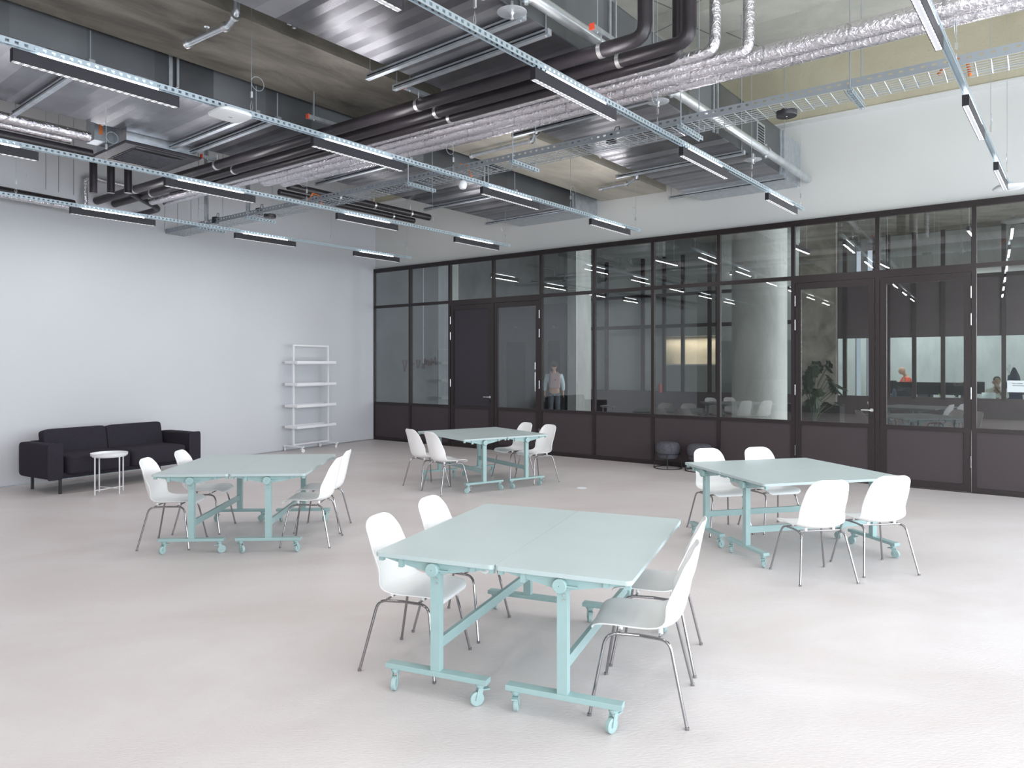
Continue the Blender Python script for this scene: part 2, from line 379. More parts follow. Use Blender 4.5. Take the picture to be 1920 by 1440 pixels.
# right wall with the window openings
mb = MB()
def wr(d0, d1, z0, z1): mb.prism([xy(P(WS, d0)), xy(P(WS, d1)), xy(P(WS+.2, d1)), xy(P(WS+.2, d0))], z0, z1)
cur = -20.0
holes = [(max(a, .12), b) for a, b in WIN]
holes = [(-8.6, -2.4)] + holes
for a, b in holes:
    wr(cur, a, 0, SL); wr(a, b, 0, .3); wr(a, b, 4.1, SL); cur = b
wr(cur, BD+.25, 0, SL)
o = mb.build('wall_right', M['wall']); struct(o, 'white wall with tall window openings on the right', 'wall')
mb = MB()
for wi, (a, b) in enumerate(holes[1:]):
    mb = MB()
    for q in (a+.03, (a+b)/2, b-.03):
        c0 = P(WS+.08, q, 2.2); mb.box(c0, (.08, .06, 3.8), AU)
    for z in (.33, 3.1, 4.07):
        c0 = P(WS+.08, (a+b)/2, z); mb.box(c0, (.08, b-a, .06), AU)
    o = mb.build('window_%d' % (30+wi), M['frame']); struct(o, 'brown steel frame of a tall outside window', 'window frame')
# white wall above the glazed partition
PT = 3.96
o = MB().prism([xy(P(-.3, 0)), xy(P(WS+.2, 0)), xy(P(WS+.2, -.2)), xy(P(-.3, -.2))], PT, SL).build('wall_far', M['wall_up'])
struct(o, 'white plaster wall above the brown glazed partition', 'wall')

# ------------------------------------------------------------------ glazed partition, thirteen bays of 1.178 m
BW = 1.178; DEP = .07; FW = .055
def pbox(mb, s0, s1, z0, z1, d0=-.0, d1=DEP):
    mb.prism([xy(P(s0, d0)), xy(P(s1, d0)), xy(P(s1, d1)), xy(P(s0, d1))], z0, z1)
GB, TR0, TR1 = .875, 3.045, 3.105
doors = {2: ('solid', 'L'), 3: ('glass', 'R'), 8: ('glass', 'L'), 9: ('glass', 'R')}
wn_ = dn_ = 0
bay_words = ['leftmost bay, by the corner', 'second bay from the left corner', '', '', 'bay right of the left pair of doors', 'bay behind the far table and backpack figure',
  'bay behind the grey stools', 'bay in front of the round column', '', '', 'bay right of the right-hand pair of doors', 'bay beyond the right edge', 'last bay', 'end bay']
for i in range(13):
    s0, s1 = i*BW, (i+1)*BW
    wn_ += 1
    root = empty('window_%d' % wn_, P(s0, 0)); root['kind'] = 'structure'
    tag(root, 'brown framed glazing, ' + (bay_words[i] or ('glazing above the %s' % {2: 'solid dark door leaf', 3: 'glazed door leaf beside the solid one', 8: 'right-hand doors, left leaf', 9: 'right-hand doors, right leaf'}[i])), 'glazed partition')
    inv = Matrix.Translation(-P(s0, 0))
    def pb(name, boxes, m):
        q = MB()
        for bx in boxes: pbox(q, *bx)
        o = q.build(name, m, root); o.data.transform(inv); return o
    fr = [(s0-FW/2 if i else s0, s0+FW/2, 0, PT), (s0+FW/2, s1-FW/2, PT-.085, PT), (s0+FW/2, s1-FW/2, TR0, TR1)]
    if i == 12: fr.append((s1-FW/2, s1, 0, PT))
    if i not in doors:
        fr += [(s0+FW/2, s1-FW/2, GB-.05, GB), (s0+FW/2, s1-FW/2, 0, .07)]
    pb('frame', fr, M['frame'])
    pb('upper_pane', [(s0+FW/2, s1-FW/2, TR1, PT-.085, .025, .037)], M['glass'])
    if i not in doors:
        pb('lower_pane', [(s0+FW/2, s1-FW/2, GB, TR0, .025, .037)], M['glass'])
        pb('base_panel', [(s0+FW/2, s1-FW/2, .07, GB-.05, .02, .05)], M['panel'])
    else:
        kind, side = doors[i]; dn_ += 1
        words = {2: 'solid near-black door leaf at the left of the partition', 3: 'brown door leaf with tall glass pane, right of the solid one',
                 8: 'left leaf of the right-hand glazed double door', 9: 'right leaf of the right-hand glazed double door'}[i]
        dr = empty('door_%d' % dn_, P(s0, 0)); struct(dr, words, 'door')
        a, b = s0+FW/2+.006, s1-FW/2-.006
        def db(name, boxes, m, par=dr, smooth=False):
            q = MB()
            for bx in boxes: pbox(q, *bx)
            o = q.build(name, m, par); o.data.transform(inv); return o
        ft = TR0-.05; st = .085
        # frame head between the leaf and the transom
        pb('door_head', [(s0+FW/2, s1-FW/2, ft, TR0)], M['frame'])
        db('leaf_frame', [(a, a+st, .012, ft-.006, .01, .062), (b-st, b, .012, ft-.006, .01, .062), (a+st, b-st, ft-.1, ft-.006, .01, .062),
                          (a+st, b-st, GB-.06, GB, .01, .062), (a+st, b-st, .012, .11, .01, .062)], M['frame'])
        db('base_panel', [(a+st, b-st, .11, GB-.06, .02, .045)], M['panel'])
        if kind == 'glass': db('pane', [(a+st, b-st, GB, ft-.1, .03, .042)], M['glass'])
        else: db('upper_panel', [(a+st, b-st, GB, ft-.1, .02, .045)], M['dpanel'])
        hs = a if side == 'L' else b
        for z in (.42, 1.35, 2.35, 2.72) if i != 2 else (1.35, 2.35, 2.68):
            q = MB(); c0 = P(hs, .072, z); q.tube([c0-Vector((0, 0, .08)), c0+Vector((0, 0, .08))], .009, 8)
            o = q.build('hinge', M['chrome'], dr, True); o.data.transform(inv)
        if side == 'L':
            hb = b-st/2; q = MB()
            c0 = P(hb, .062, 1.075); c1 = P(hb, .115, 1.075); c2 = P(hb-.13, .115, 1.075)
            q.tube(fillet([c0, c1, c2], .02), .0095, 10)
            q.tube([P(hb, .062, 1.075), P(hb, .07, 1.075)], .026, 16)
            o = q.build('handle', M['steel'], dr, True); o.data.transform(inv); o['label'] = 'steel lever handle'
            q = MB(); q.tube([P(hb, .062, .985), P(hb, .072, .985)], .02, 14)
            o = q.build('lock', M['blackm'], dr, True); o.data.transform(inv)
# kick strip below the partition
mb = MB(); pbox(mb, 0, 13*BW, 0, .012, .07, .08)
o = mb.build('trim_1', M['frame']); struct(o, 'thin brown strip at the foot of the glazed partition', 'trim')

# ------------------------------------------------------------------ mobile folding tables (each half is a thing)
TZ, TWd, TL = .735, .6938, 1.44
def caster(par, x, y, rz, s=1.0, mf='mint', mw='mintdark', zt=.112):
    """fork with a wheel as its sub-part; origin on the swivel axis at floor level"""
    q = MB(); q.lathe([(.026*s, zt-.012), (.026*s, zt), (.014*s, zt)], 14)
    q.lathe([(.017*s, zt-.024*s), (.019*s, zt-.011)], 12)
    for sx in (-1, 1):
        pts = [(.017*s*sx, -.012*s, zt-.02*s), (.017*s*sx, .014*s, zt-.02*s), (.017*s*sx, .028*s, .032*s), (.017*s*sx, .010*s, .028*s), (.017*s*sx, -.010*s, .07*s)]
        v = [(px, py, pz) for px, py, pz in pts]+[(px-.004*sx, py, pz) for px, py, pz in pts]
        fs = [(0, 1, 2, 3, 4), (9, 8, 7, 6, 5)]+[(i, (i+1) % 5, 5+(i+1) % 5, 5+i) for i in range(5)]
        q.add(v, fs)
    o = q.build('caster', M[mf], par, True, (x, y, 0), (0, 0, rz))
    w_ = MB(); R = .037*s; mt = Matrix.Translation((0, .018*s, R)) @ Matrix.Rotation(PI/2, 4, 'Y')
    w_.lathe([(R*.45, -.011*s), (R*.8, -.013*s), (R*.97, -.010*s), (R, 0), (R*.97, .010*s), (R*.8, .013*s), (R*.45, .011*s)], 22, mt)
    w_.build('wheel', M[mw], o, True)
    b = MB(); b.box((0, -.028*s, zt-.03*s), (.03*s, .04*s, .006)); b.build('brake', M[mf], o)
    return o
def make_half_table():
    r = empty('folding_table')
    q = MB(); rr = .028; pts = []
    x, y = TWd/2, TL/2
    for cx_, cy_, a0 in ((x-rr, y-rr, 0), (-x+rr, y-rr, PI/2), (-x+rr, -y+rr, PI), (x-rr, -y+rr, 1.5*PI)):
        for j in range(7): pts.append((cx_+rr*math.cos(a0+PI/2*j/6), cy_+rr*math.sin(a0+PI/2*j/6)))
    q.prism(pts, TZ-.022, TZ); q.build('tabletop', M['minttop'], r)
    for sy in (-1, 1):
        yc = sy*(TL/2-.055)
        q = MB(); q.box((0, yc, .127), (.59, .058, .027), bev=.002); bar = q.build('foot_bar', M['mint'], r)
        q = MB(); q.box((0, yc, (.14+.655)/2), (.052, .046, .655-.14)); q.build('post', M['mint'], r)
        # tilting bracket: long shallow wedge along the table end
        q = MB(); prof = [(-.31, TZ-.022), (.31, TZ-.022), (.31, TZ-.034), (.05, TZ-.085), (-.05, TZ-.085), (-.31, TZ-.034)]
        yy = yc; v = [(a, yy-.018, b) for a, b in prof]+[(a, yy+.018, b) for a, b in prof]
        q.add(v, [tuple(range(6))[::-1], tuple(range(6, 12))]+[((i+1) % 6, i, 6+i, 6+(i+1) % 6) for i in range(6)])
        q.build('tilt_bracket', M['mint'], r)
        q = MB(); mt = Matrix.Translation((-.006, yc+sy*.018, .672)) @ Matrix.Rotation(-sy*PI/2, 4, 'X')
        q.lathe([(.034, 0), (.036, .004), (.036, .032), (.033, .036)], 26, mt)
        kn = q.build('pivot_knob', M['mint'], r, True)
        q = MB(); mt = Matrix.Translation((-.006, yc+sy*.054, .672)) @ Matrix.Rotation(-sy*PI/2, 4, 'X'); q.lathe([(.002, 0), (.002, .0008)], 8, mt)
        q.build('knob_screw', M['blackm'], kn)
        q = MB(); q.box((.052, yc+sy*.035, .672), (.06, .016, .006), mtx=None); q.build('release_lever', M['mint'], r)
        q = MB()
        for z in (.625, .60): q.tube([(.012, yc+sy*.026, z), (.012, yc+sy*.031, z)], .005, 8)
        q.build('bolt', M['steel'], r, True)
        for xx, hh in ((-.32, .026), (.325, .026), (-.2, .05), (.22, .03)):
            q = MB(); q.box((xx, yc+sy*.022, TZ-.022-hh/2), (.026, .024, hh)); q.build('stop_block', M['mint'], r)
        for sx in (-1, 1): caster(r, sx*.25, yc, random.uniform(0, 6.28))
    q = MB(); q.box((0, 0, TZ-.034), (.05, TL-.16, .024)); q.build('under_rail', M['mint'], r)
    q = MB(); q.box((.0, 0, .272), (.024, TL-.164, .056)); q.build('stretcher', M['mint'], r)
    return r
half0 = make_half_table()
TABLES = {'A': (.1809, 4.2114, -22.3), 'B': (-2.63, 7.236, 2.8), 'C': (2.6376, 6.823, -75.5), 'D': (-.4515, 10.494, 33.0)}
half_words = {
 ('A', -1): 'left half of the nearest mint folding table, in the centre foreground', ('A', 1): 'right half of the nearest mint folding table, in the centre foreground',
 ('B', -1): 'left half of the mint table in front of the sofa', ('B', 1): 'right half of the mint table in front of the sofa, nearer the shelf trolley',
 ('C', -1): 'far half of the right-hand mint table, nearer the grey stools', ('C', 1): 'near half of the right-hand mint table, edge behind two white chair backs',
 ('D', -1): 'left half of the farthest mint table by the partition', ('D', 1): 'right half of the farthest mint table by the partition'}
first = True
for k_, (x, y, a) in TABLES.items():
    a = math.radians(a)
    for sgn in (-1, 1):
        o = half0 if first else copy_tree(half0); first = False
        off = Vector((math.cos(a), math.sin(a)))*sgn*.3475
        o.location = (x+off.x, y+off.y, 0); o.rotation_euler = (0, 0, a + (0 if sgn < 0 else 0))
        tag(o, half_words[(k_, sgn)], 'table', 'mint folding tables on casters')
        for ch in o.children:
            if ch.name.startswith('caster'): ch.rotation_euler = (0, 0, random.uniform(0, 6.28))

# ------------------------------------------------------------------ shell chairs; chair faces local +Y
def make_chair():
    r = empty('shell_chair')
    prof = [(.238, .398, .150), (.243, .415, .185), (.215, .431, .205), (.14, .432, .212), (.04, .422, .215), (-.06, .418, .214), (-.13, .424, .210),
            (-.178, .446, .204), (-.205, .49, .198), (-.222, .55, .196), (-.236, .62, .194), (-.250, .69, .188), (-.262, .75, .179), (-.272, .795, .162), (-.279, .822, .130), (-.282, .834, .08)]
    nu = 12; vs = []; fs = []
    for j, (y, z, hw) in enumerate(prof):
        t = j/(len(prof)-1)
        for i in range(nu+1):
            u = -1+2*i/nu
            seat = max(0, 1-abs(j-4.5)/4.5); back = max(0, min(1, (j-6)/3))
            if j >= 13: back *= .6
            e = abs(u)**2.6
            bend = max(0, 1-abs(j-8)/3.2)
            dz = (.028*seat*(1 if j > 1 else .3)+.052*bend)*e; dy = (.055*back*(1-.55*max(0, (j-11)/4))+.04*bend)*e
            # rounded outline at the two ends
            vs.append((u*hw, y+dy, z+dz))
    for j in range(len(prof)-1):
        for i in range(nu): a = j*(nu+1)+i; fs.append((a, a+1, a+nu+2, a+nu+1))
    q = MB(); q.add(vs, fs); sh = q.build('seat_shell', M['white'], r, True)
    so = sh.modifiers.new('thickness', 'SOLIDIFY'); so.thickness = .009; so.offset = 0
    sb = sh.modifiers.new('smooth', 'SUBSURF'); sb.levels = 1; sb.render_levels = 2
    R = .0082
    for sx in (-1, 1):
        # each side: front leg, rail under the seat, rear leg
        fr = [Vector((sx*.245, .235, .004)), Vector((sx*.172, .165, .392)), Vector((sx*.16, .0, .392))]
        p = fillet(fr, .06, 6); q = MB().tube(p, R, 10); q.lathe([(.011, 0), (.011, .012), (.008, .014)], 10, Matrix.Translation((sx*.245, .235, 0)))
        q.build('leg', M['chrome'], r, True)
        fr = [Vector((sx*.245, -.235, .004)), Vector((sx*.185, -.148, .392)), Vector((sx*.16, .0, .392))]
        p = fillet(fr, .05, 6); q = MB().tube(p, R, 10); q.lathe([(.011, 0), (.011, .012), (.008, .014)], 10, Matrix.Translation((sx*.245, -.235, 0)))
        q.build('leg', M['chrome'], r, True)
    q = MB(); q.tube([(-.165, .1, .398), (.165, .1, .398)], .007, 8); q.tube([(-.17, -.1, .398), (.17, -.1, .398)], .007, 8)
    q.build('cross_tube', M['chrome'], r, True)
    for sx in (-1, 1):
        for y in (.1, -.1): MB().tube([(sx*.12, y, .398), (sx*.12, y, .425)], .012, 8).build('mounting_boss', M['white'], r, True)
    return r
chair0 = make_chair()
CH = [  # x, y, facing degrees, label, group
 (-.56, 4.19, -20, 'white shell chair at the left side of the nearest table, closest to the viewer'),
 (-.33, 4.76, -23, 'white shell chair at the left side of the nearest table, behind the closer one'),
 (.68, 3.69, 162.8, 'nearest white shell chair, at the right front corner of the nearest table'),
 (.87, 4.26, 161.2, 'white shell chair at the right of the nearest table, half hidden behind the closer chair'),
 (-3.28, 6.90, 4.5, 'white shell chair at the near left of the table before the sofa'),
 (-3.24, 7.52, 3, 'white shell chair between the sofa and the left table'),
 (-1.96, 6.99, 179.4, 'white shell chair at the near right of the table before the sofa'),
 (-2.0, 7.56, 180, 'white shell chair at the far right of the table before the sofa'),
 (2.467, 5.845, 98, 'white shell chair with its back to us, left of the two before the right table'),
 (3.08, 6.07, 97.6, 'white shell chair with its back to us, right of the two before the right table'),
 (2.168, 7.445, -75.6, 'white shell chair behind the right table, next to the grey stools'),
 (2.75, 7.56, -75.5, 'white shell chair behind the right table, in front of the double doors side'),
 (-1.225, 10.18, 38, 'leftmost white shell chair at the farthest table, back to the left wall'),
 (-.905, 9.755, 38, 'second white shell chair at the left of the farthest table, nearer to us'),
 (.02, 11.0, 215, 'white shell chair at the right of the farthest table, nearer the partition'),
 (.365, 10.61, 216, 'rightmost white shell chair at the farthest table')]
for i, (x, y, a, lb) in enumerate(CH):
    o = chair0 if i == 0 else copy_tree(chair0)
    o.location = (x, y, 0); o.rotation_euler = (0, 0, math.radians(a-90))
    tag(o, lb, 'chair', 'white shell chairs around the four mint tables')

# ------------------------------------------------------------------ sofa
def make_sofa():
    # local X along the wall (towards the far corner), local Y towards the wall; origin at the front left leg
    Lx, D = 2.02, .86
    r = empty('sofa', (-6.06, 9.54, 0), AV)
    q = MB(); q.box((Lx/2-.03, D/2-.02, .235), (Lx-.1, D-.12, .075)); q.build('frame', M['sofa'], r)
    for x in (.02, Lx-.12):
        for y in (.02, D-.1):
            q = MB(); q.box((x, y, .10), (.03, .03, .20)); q.build('leg', M['blackm'], r)
    for x in (-.09, Lx-.09+.04):
        q = MB(); q.blob((x+.03, D/2-.04, .44), (.17, D-.02, .47), .2, 28, 16); a = q.build('armrest', M['sofa'], r, True)
        q = MB(); q.blob((x+.03, -.02, .44), (.20, .02, .49), .22, 24, 12); q.build('seam_welt', M['sofa'], a, True)
    sw = (Lx-.26)/2
    for i in range(2):
        q = MB(); q.blob((.07+.02+sw*(i+.5), D/2-.14, .375), (sw, D-.14, .26), .22, 32, 14); q.build('seat_cushion', M['sofa'], r, True)
    for i in range(2):
        mt = Matrix.Translation((.09+sw*(i+.5), D-.20, .60)) @ Matrix.Rotation(-.2, 4, 'X')
        q = MB(); q.blob((0, 0, 0), (sw-.005, .16, .45), .16, 36, 18, mt); q.build('back_cushion', M['sofa'], r, True)
    q = MB(); q.box((Lx/2-.05, D-.07, .43), (Lx-.16, .06, .48)); q.build('back_panel', M['sofa'], r)
    return tag(r, 'low charcoal fabric two-seat sofa against the pale left wall', 'sofa')
make_sofa()

# ------------------------------------------------------------------ white tray side table
def make_tray_table():
    r = empty('tray_table', (-5.46, 9.66, 0), .35)
    q = MB(); q.lathe([(.205, .505), (.222, .512), (.226, .545), (.221, .545), (.217, .517), (.0, .515)], 40); q.build('tray', M['whitem'], r, True)
    for k in range(4):
        a = PI/4+k*PI/2; c_, s_ = math.cos(a), math.sin(a)
        q = MB().tube([(.205*c_, .205*s_, 0), (.205*c_, .205*s_, .515)], .0085, 10); q.build('leg', M['whitem'], r, True)
    q = MB(); q.tube([(.205*math.cos(PI/4), .205*math.sin(PI/4), .06), (-.205*math.cos(PI/4), -.205*math.sin(PI/4), .06)], .006, 8)
    q.tube([(-.205*math.cos(PI/4), .205*math.sin(PI/4), .07), (.205*math.cos(PI/4), -.205*math.sin(PI/4), .07)], .006, 8)
    q.tube([(.2*math.cos(t*PI/16), .2*math.sin(t*PI/16), .50) for t in range(33)], .006, 8)
    q.build('cross_brace', M['whitem'], r, True)
    return tag(r, 'round white metal tray table in front of the dark sofa', 'side table')
tray0 = make_tray_table()

# ------------------------------------------------------------------ shelf trolley
def make_shelf():
    c = Vector((-4.115, 14.60, 0)); r = empty('shelf_trolley', c, AV)
    W_, H_ = .93, 2.14
    q = MB()
    for sx in (-1, 1): q.box((sx*W_/2, 0, (H_+.12)/2), (.032, .032, H_-.12))
    q.box((0, 0, H_-.016), (W_-.032, .032, .032)); q.box((0, 0, .14), (W_-.032, .032, .032))
    q.build('frame', M['whitem'], r)
    for sx in (-1, 1):
        q = MB(); q.box((sx*W_/2, 0, .112), (.034, .58, .03)); q.build('base_rail', M['whitem'], r)
        for sy in (-1, 1): caster(r, sx*W_/2, sy*.25, random.uniform(0, 6), .95, 'whitem', 'white', .098)
    for z in (.47, .89, 1.32, 1.76):
        q = MB(); d = .36; h = .05
        q.box((0, 0, z), (W_+.12, d, .006)); q.box((0, -d/2, z+h/2), (W_+.12, .005, h)); q.box((0, d/2, z+h/2), (W_+.12, .005, h))
        for sx in (-1, 1): q.box((sx*(W_+.12)/2, 0, z+h/2), (.005, d, h))
        q.box((0, -.05, z-.012), (W_-.03, .03, .02))
        q.build('shelf_tray', M['whitem'], r)
    return tag(r, 'tall white metal shelf trolley with four empty trays by the left wall', 'shelf')
make_shelf()
# small socket on the left wall beside the trolley
q = MB(); sp = O + V*1.9 - nl*.0; mt = Matrix.Translation((sp.x, sp.y, .42)) @ Matrix.Rotation(math.atan2(-nl.y, -nl.x), 4, 'Z') @ Matrix.Rotation(PI/2, 4, 'Y')
q.lathe([(.04, .001), (.04, .012), (.03, .014), (.03, .006)], 20, mt); o = q.build('wall_socket', M['apw'], None, True)
tag(o, 'small round socket low on the left wall right of the shelf trolley', 'socket')

# ------------------------------------------------------------------ stools
def make_stool(x, y, lb):
    r = empty('wire_stool', (x, y, 0))
    q = MB(); q.blob((0, 0, .335), (.40, .40, .21), .62, 32, 16)
    for i, v in enumerate(q.v):      # round in plan
        q.v[i] = v
    q = MB(); q.lathe([(.06, .165), (.15, .17), (.175, .20), (.18, .24), (.196, .27), (.203, .32), (.20, .37), (.18, .415), (.14, .437), (.06, .444)], 36); q.build('cushion', M['stool'], r, True)
    q = MB(); q.tube([(.20*math.cos(t*PI/18), .20*math.sin(t*PI/18), .25) for t in range(37)], .006, 8)
    q.tube([(.23*math.cos(t*PI/18), .23*math.sin(t*PI/18), .008) for t in range(37)], .008, 8); q.build('ring', M['blackm'], r, True)
    for k_ in range(4):
        a = .3+k_*PI/2-.55; q = MB().tube([(.23*math.cos(a), .23*math.sin(a), .008), (.2*math.cos(a), .2*math.sin(a), .25)], .007, 8); q.build('leg', M['blackm'], r, True)
    return tag(r, lb, 'stool', 'grey wire-frame stools by the partition')
make_stool(2.62, 11.98, 'dark grey round stool on black wire base, left of the two by the partition')
make_stool(3.07, 11.66, 'dark grey round stool half hidden behind a white chair back')

# floor hatch marks: small round floor point seen near the far table
q = MB(); p = at(1091, 915, 0); q.lathe([(.07, .0005), (.07, .002)], 20, Matrix.Translation((p.x, p.y, 0)) @ Matrix.Scale(1, 4)); o = q.build('floor_cover_plate', M['paper'], None)
tag(o, 'small pale round cover plate in the floor right of the farthest table', 'floor plate')

# ------------------------------------------------------------------ ceiling services: helpers of the duct frame (a along T, b square to it)
TN = Vector((T.y, -T.x))
def D(a, b, z=0): q = T*a + TN*b; return Vector((q.x, q.y, z))
def ab(px, py, z): p = at(px, py, z).xy; return p.dot(T), p.dot(TN)
def ns(px, py, z): p = at(px, py, z).xy; return p.dot(N), (p-O).dot(U)
def NS(nd, s, z): return P(s, ND-nd, z)
AE = 11.35                                             # where ducts meet the far wall
def run_box(name, a0, a1, b0, b1, z0, z1, m, parent=None, label=None, cat=None, group=None):
    """box along T with its own local X axis, so that seams run square to the duct"""
    q = MB(); q.box((0, 0, 0), (a1-a0, b1-b0, z1-z0))
    o = q.build(name, m, parent)
    c = D((a0+a1)/2, (b0+b1)/2, (z0+z1)/2)
    if parent: o.location = c-parent.location if parent.rotation_euler.z == 0 else (0, 0, 0)
    else: o.location = c
    o.rotation_euler = (0, 0, AT); return tag(o, label, cat, group)

def make_duct(a0, b0, b1, z0, z1, words, grille=None, col_len=.95):
    r = empty('air_duct', D(a0, (b0+b1)/2, z0), AT); tag(r, words, 'duct', 'large rectangular air ducts')
    L_, W_ = AE-a0, b1-b0
    q = MB(); q.box(((L_-col_len)/2, 0, .006), (L_-col_len, W_, .012)); q.build('bottom_sheet', M['duct'], r)
    q = MB()
    for sy in (-1, 1): q.box(((L_-col_len)/2, sy*(W_/2-.005), (z1-z0)/2+.006), (L_-col_len, .01, z1-z0-.012))
    q.box(((L_-col_len)/2, 0, z1-z0), (L_-col_len, W_, .012)); q.build('side_sheets', M['duct_side'], r)
    q = MB(); q.box((L_-col_len/2, 0, (z1-z0)/2), (col_len, W_+.004, z1-z0+.004)); q.build('end_collar', M['galv'], r)['label'] = 'paler bluish end section of the duct'
    x = L_-col_len
    while x > .3:
        for sy in (-1, 1):
            q = MB(); q.box((x, -sy*(W_/2+.008), (z1-z0)/2), (.035, .016, z1-z0)); q.build('side_flange', M['galv'], r)
            q = MB(); q.box((x+.06, -sy*(W_/2+.03), (z1-z0)/2), (.022, .022, z1-z0)); q.build('side_strut', M['galv'], r)
        x -= 2.35
    if grille is not None:
        q = MB(); gx = L_-grille; zc = (z1-z0)*.5; yy = -(W_/2)
        q.box((gx, yy-.008, zc), (.30, .016, .40)); g = q.build('vent_grille', M['galv'], r)
        q = MB()
        for k_ in range(9): q.box((gx, yy-.018, zc-.15+k_*.0375), (.22, .006, .022))
        q.build('slats', M['darkhole'], g)
    return r
make_duct(-4.0, -8.78, -7.05, 4.485, 5.12, 'wide galvanised air duct on the left, left of the big concrete beam')
d2 = make_duct(-4.0, -5.015, -3.45, 4.485, 5.12, 'wide galvanised air duct in the middle, right of the concrete beam, with side grille', grille=1.75)
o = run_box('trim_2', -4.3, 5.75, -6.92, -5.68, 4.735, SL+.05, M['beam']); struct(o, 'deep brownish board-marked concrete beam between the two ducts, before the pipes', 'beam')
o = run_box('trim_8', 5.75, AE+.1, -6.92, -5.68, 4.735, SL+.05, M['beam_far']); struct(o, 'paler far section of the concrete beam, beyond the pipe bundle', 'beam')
mb = MB(); mb.prism([xy(NS(11.35, -1, 0)), xy(NS(11.35, WS-.05, 0)), xy(NS(11.60, WS-.05, 0)), xy(NS(11.60, -1, 0))], 5.465, SL+.05)
o = mb.build('trim_3', M['beam_pale']); struct(o, 'yellowish concrete beam running above the far white wall', 'beam')
mb = MB(); a_ = at(1300, 8, SL).xy.dot(N)
mb.prism([xy(NS(a_, 0, 0)), xy(NS(a_, WS-.05, 0)), xy(NS(a_+.75, WS-.05, 0)), xy(NS(a_+.75, 0, 0))], SL-.12, SL+.05)
o = mb.build('trim_4', M['slab']); struct(o, 'shallow concrete drop of the slab above the pipe risers', 'beam')
mb = MB(); mb.prism([xy(NS(11.33, -1, 0)), xy(NS(11.33, WS-.05, 0)), xy(NS(11.52, WS-.05, 0)), xy(NS(11.52, -1, 0))], 5.44, 5.466)
o = mb.build('trim_7', M['wall_up']); struct(o, 'white plaster strip under the yellowish concrete beam', 'plaster strip')  # thin pale lining added to whiten the beam's underside
# conduit on the slab
n0, _ = ns(1300, 40, SL-.06); q = MB().tube([NS(n0, 5.5, SL-.06), NS(n0, WS-.3, SL-.06)], .035, 8)
o = q.build('slab_conduit', M['galv'], None, True); tag(o, 'grey conduit fixed to the slab behind the pipe risers', 'conduit')

# cross struts under the ducts, with threaded rods
def strut(px, py, duct, words, k_):
    a_, b_ = ab(px, py, 4.44)
    b0, b1 = (-8.98, -6.92) if duct == 1 else (-5.28, -3.40)
    r = empty('duct_hanger', D(a_, (b0+b1)/2, 4.44), AT); tag(r, words, 'duct hanger', 'strut hangers under the air ducts')
    q = MB(); q.box((0, 0, 0), (.05, b1-b0, .05)); q.build('strut', M['galv'], r)
    q = MB(); q.box((-.026, 0, 0), (.002, b1-b0-.06, .012)); q.build('slot_line', M['darkhole'], r)
    for sy in (-1, 1):
        q = MB(); q.tube([(0, sy*(b1-b0-.08)/2, -.03), (0, sy*(b1-b0-.08)/2, SL-4.44 if not (duct == 1 and sy < 0) else .295)], .006, 6)
        q.build('threaded_rod', M['wire'], r, True)
SW = ['nearest', 'second', 'third', 'fourth', 'fifth', 'sixth']
for k_, (px, py) in enumerate([(35, 207), (330, 273), (358, 286), (605, 342), (818, 388), (955, 412)]):
    strut(px, py, 1, 'steel strut under the left duct, %s from the viewer' % SW[k_], k_)
for k_, (px, py) in enumerate([(728, 130), (762, 157), (985, 248), (1190, 325), (1285, 366)]):
    strut(px, py, 2, 'steel strut under the middle duct, %s from the viewer' % SW[k_], k_)

# spiral duct with heat-collector discs
r = empty('round_duct', D(-4, -3.30, 4.56)); tag(r, 'thin round galvanised pipe running beside the middle duct', 'pipe')
def rel(p): return p-r.location
q = MB().tube([rel(D(-4, -3.32, 4.56)), rel(D(11.3, -3.32, 4.56))], .052, 16); q.build('pipe', M['spiral'], r, True)
for a_ in (ab(1213, 190, 4.5)[0], ab(1450, 290, 4.5)[0], ab(985, 3, 4.5)[0]):
    q = MB().tube([rel(D(a_-.03, -3.32, 4.56)), rel(D(a_+.03, -3.32, 4.56))], .068, 16)
    q.box(rel(D(a_, -3.32, 4.63)), (.03, .03, .05)); q.box(rel(D(a_, -3.32, 4.50)), (.03, .03, .05)); q.build('coupling', M['spiral'], r, True)
for k_, a_ in enumerate((ab(1213, 190, 4.5)[0]-.1, ab(1440, 287, 4.5)[0]-.08, ab(972, 0, 4.5)[0])):
    s_ = empty('ceiling_sprinkler', D(a_, -3.42, 4.42)); tag(s_, ['sprinkler with pale disc where foil pipes cross the round pipe', 'sprinkler with pale disc near the far end of the round pipe', 'sprinkler with pale disc at the top edge above the middle'][k_], 'sprinkler', 'disc sprinklers')
    q = MB().lathe([(.10, .0), (.115, .006), (.10, .012)], 24); q.build('disc', M['galv'], s_, True)
    q = MB(); q.lathe([(.01, -.05), (.016, -.045), (.008, -.02), (.02, 0), (.012, .09)], 10); q.build('nozzle', M['steel'], s_, True)

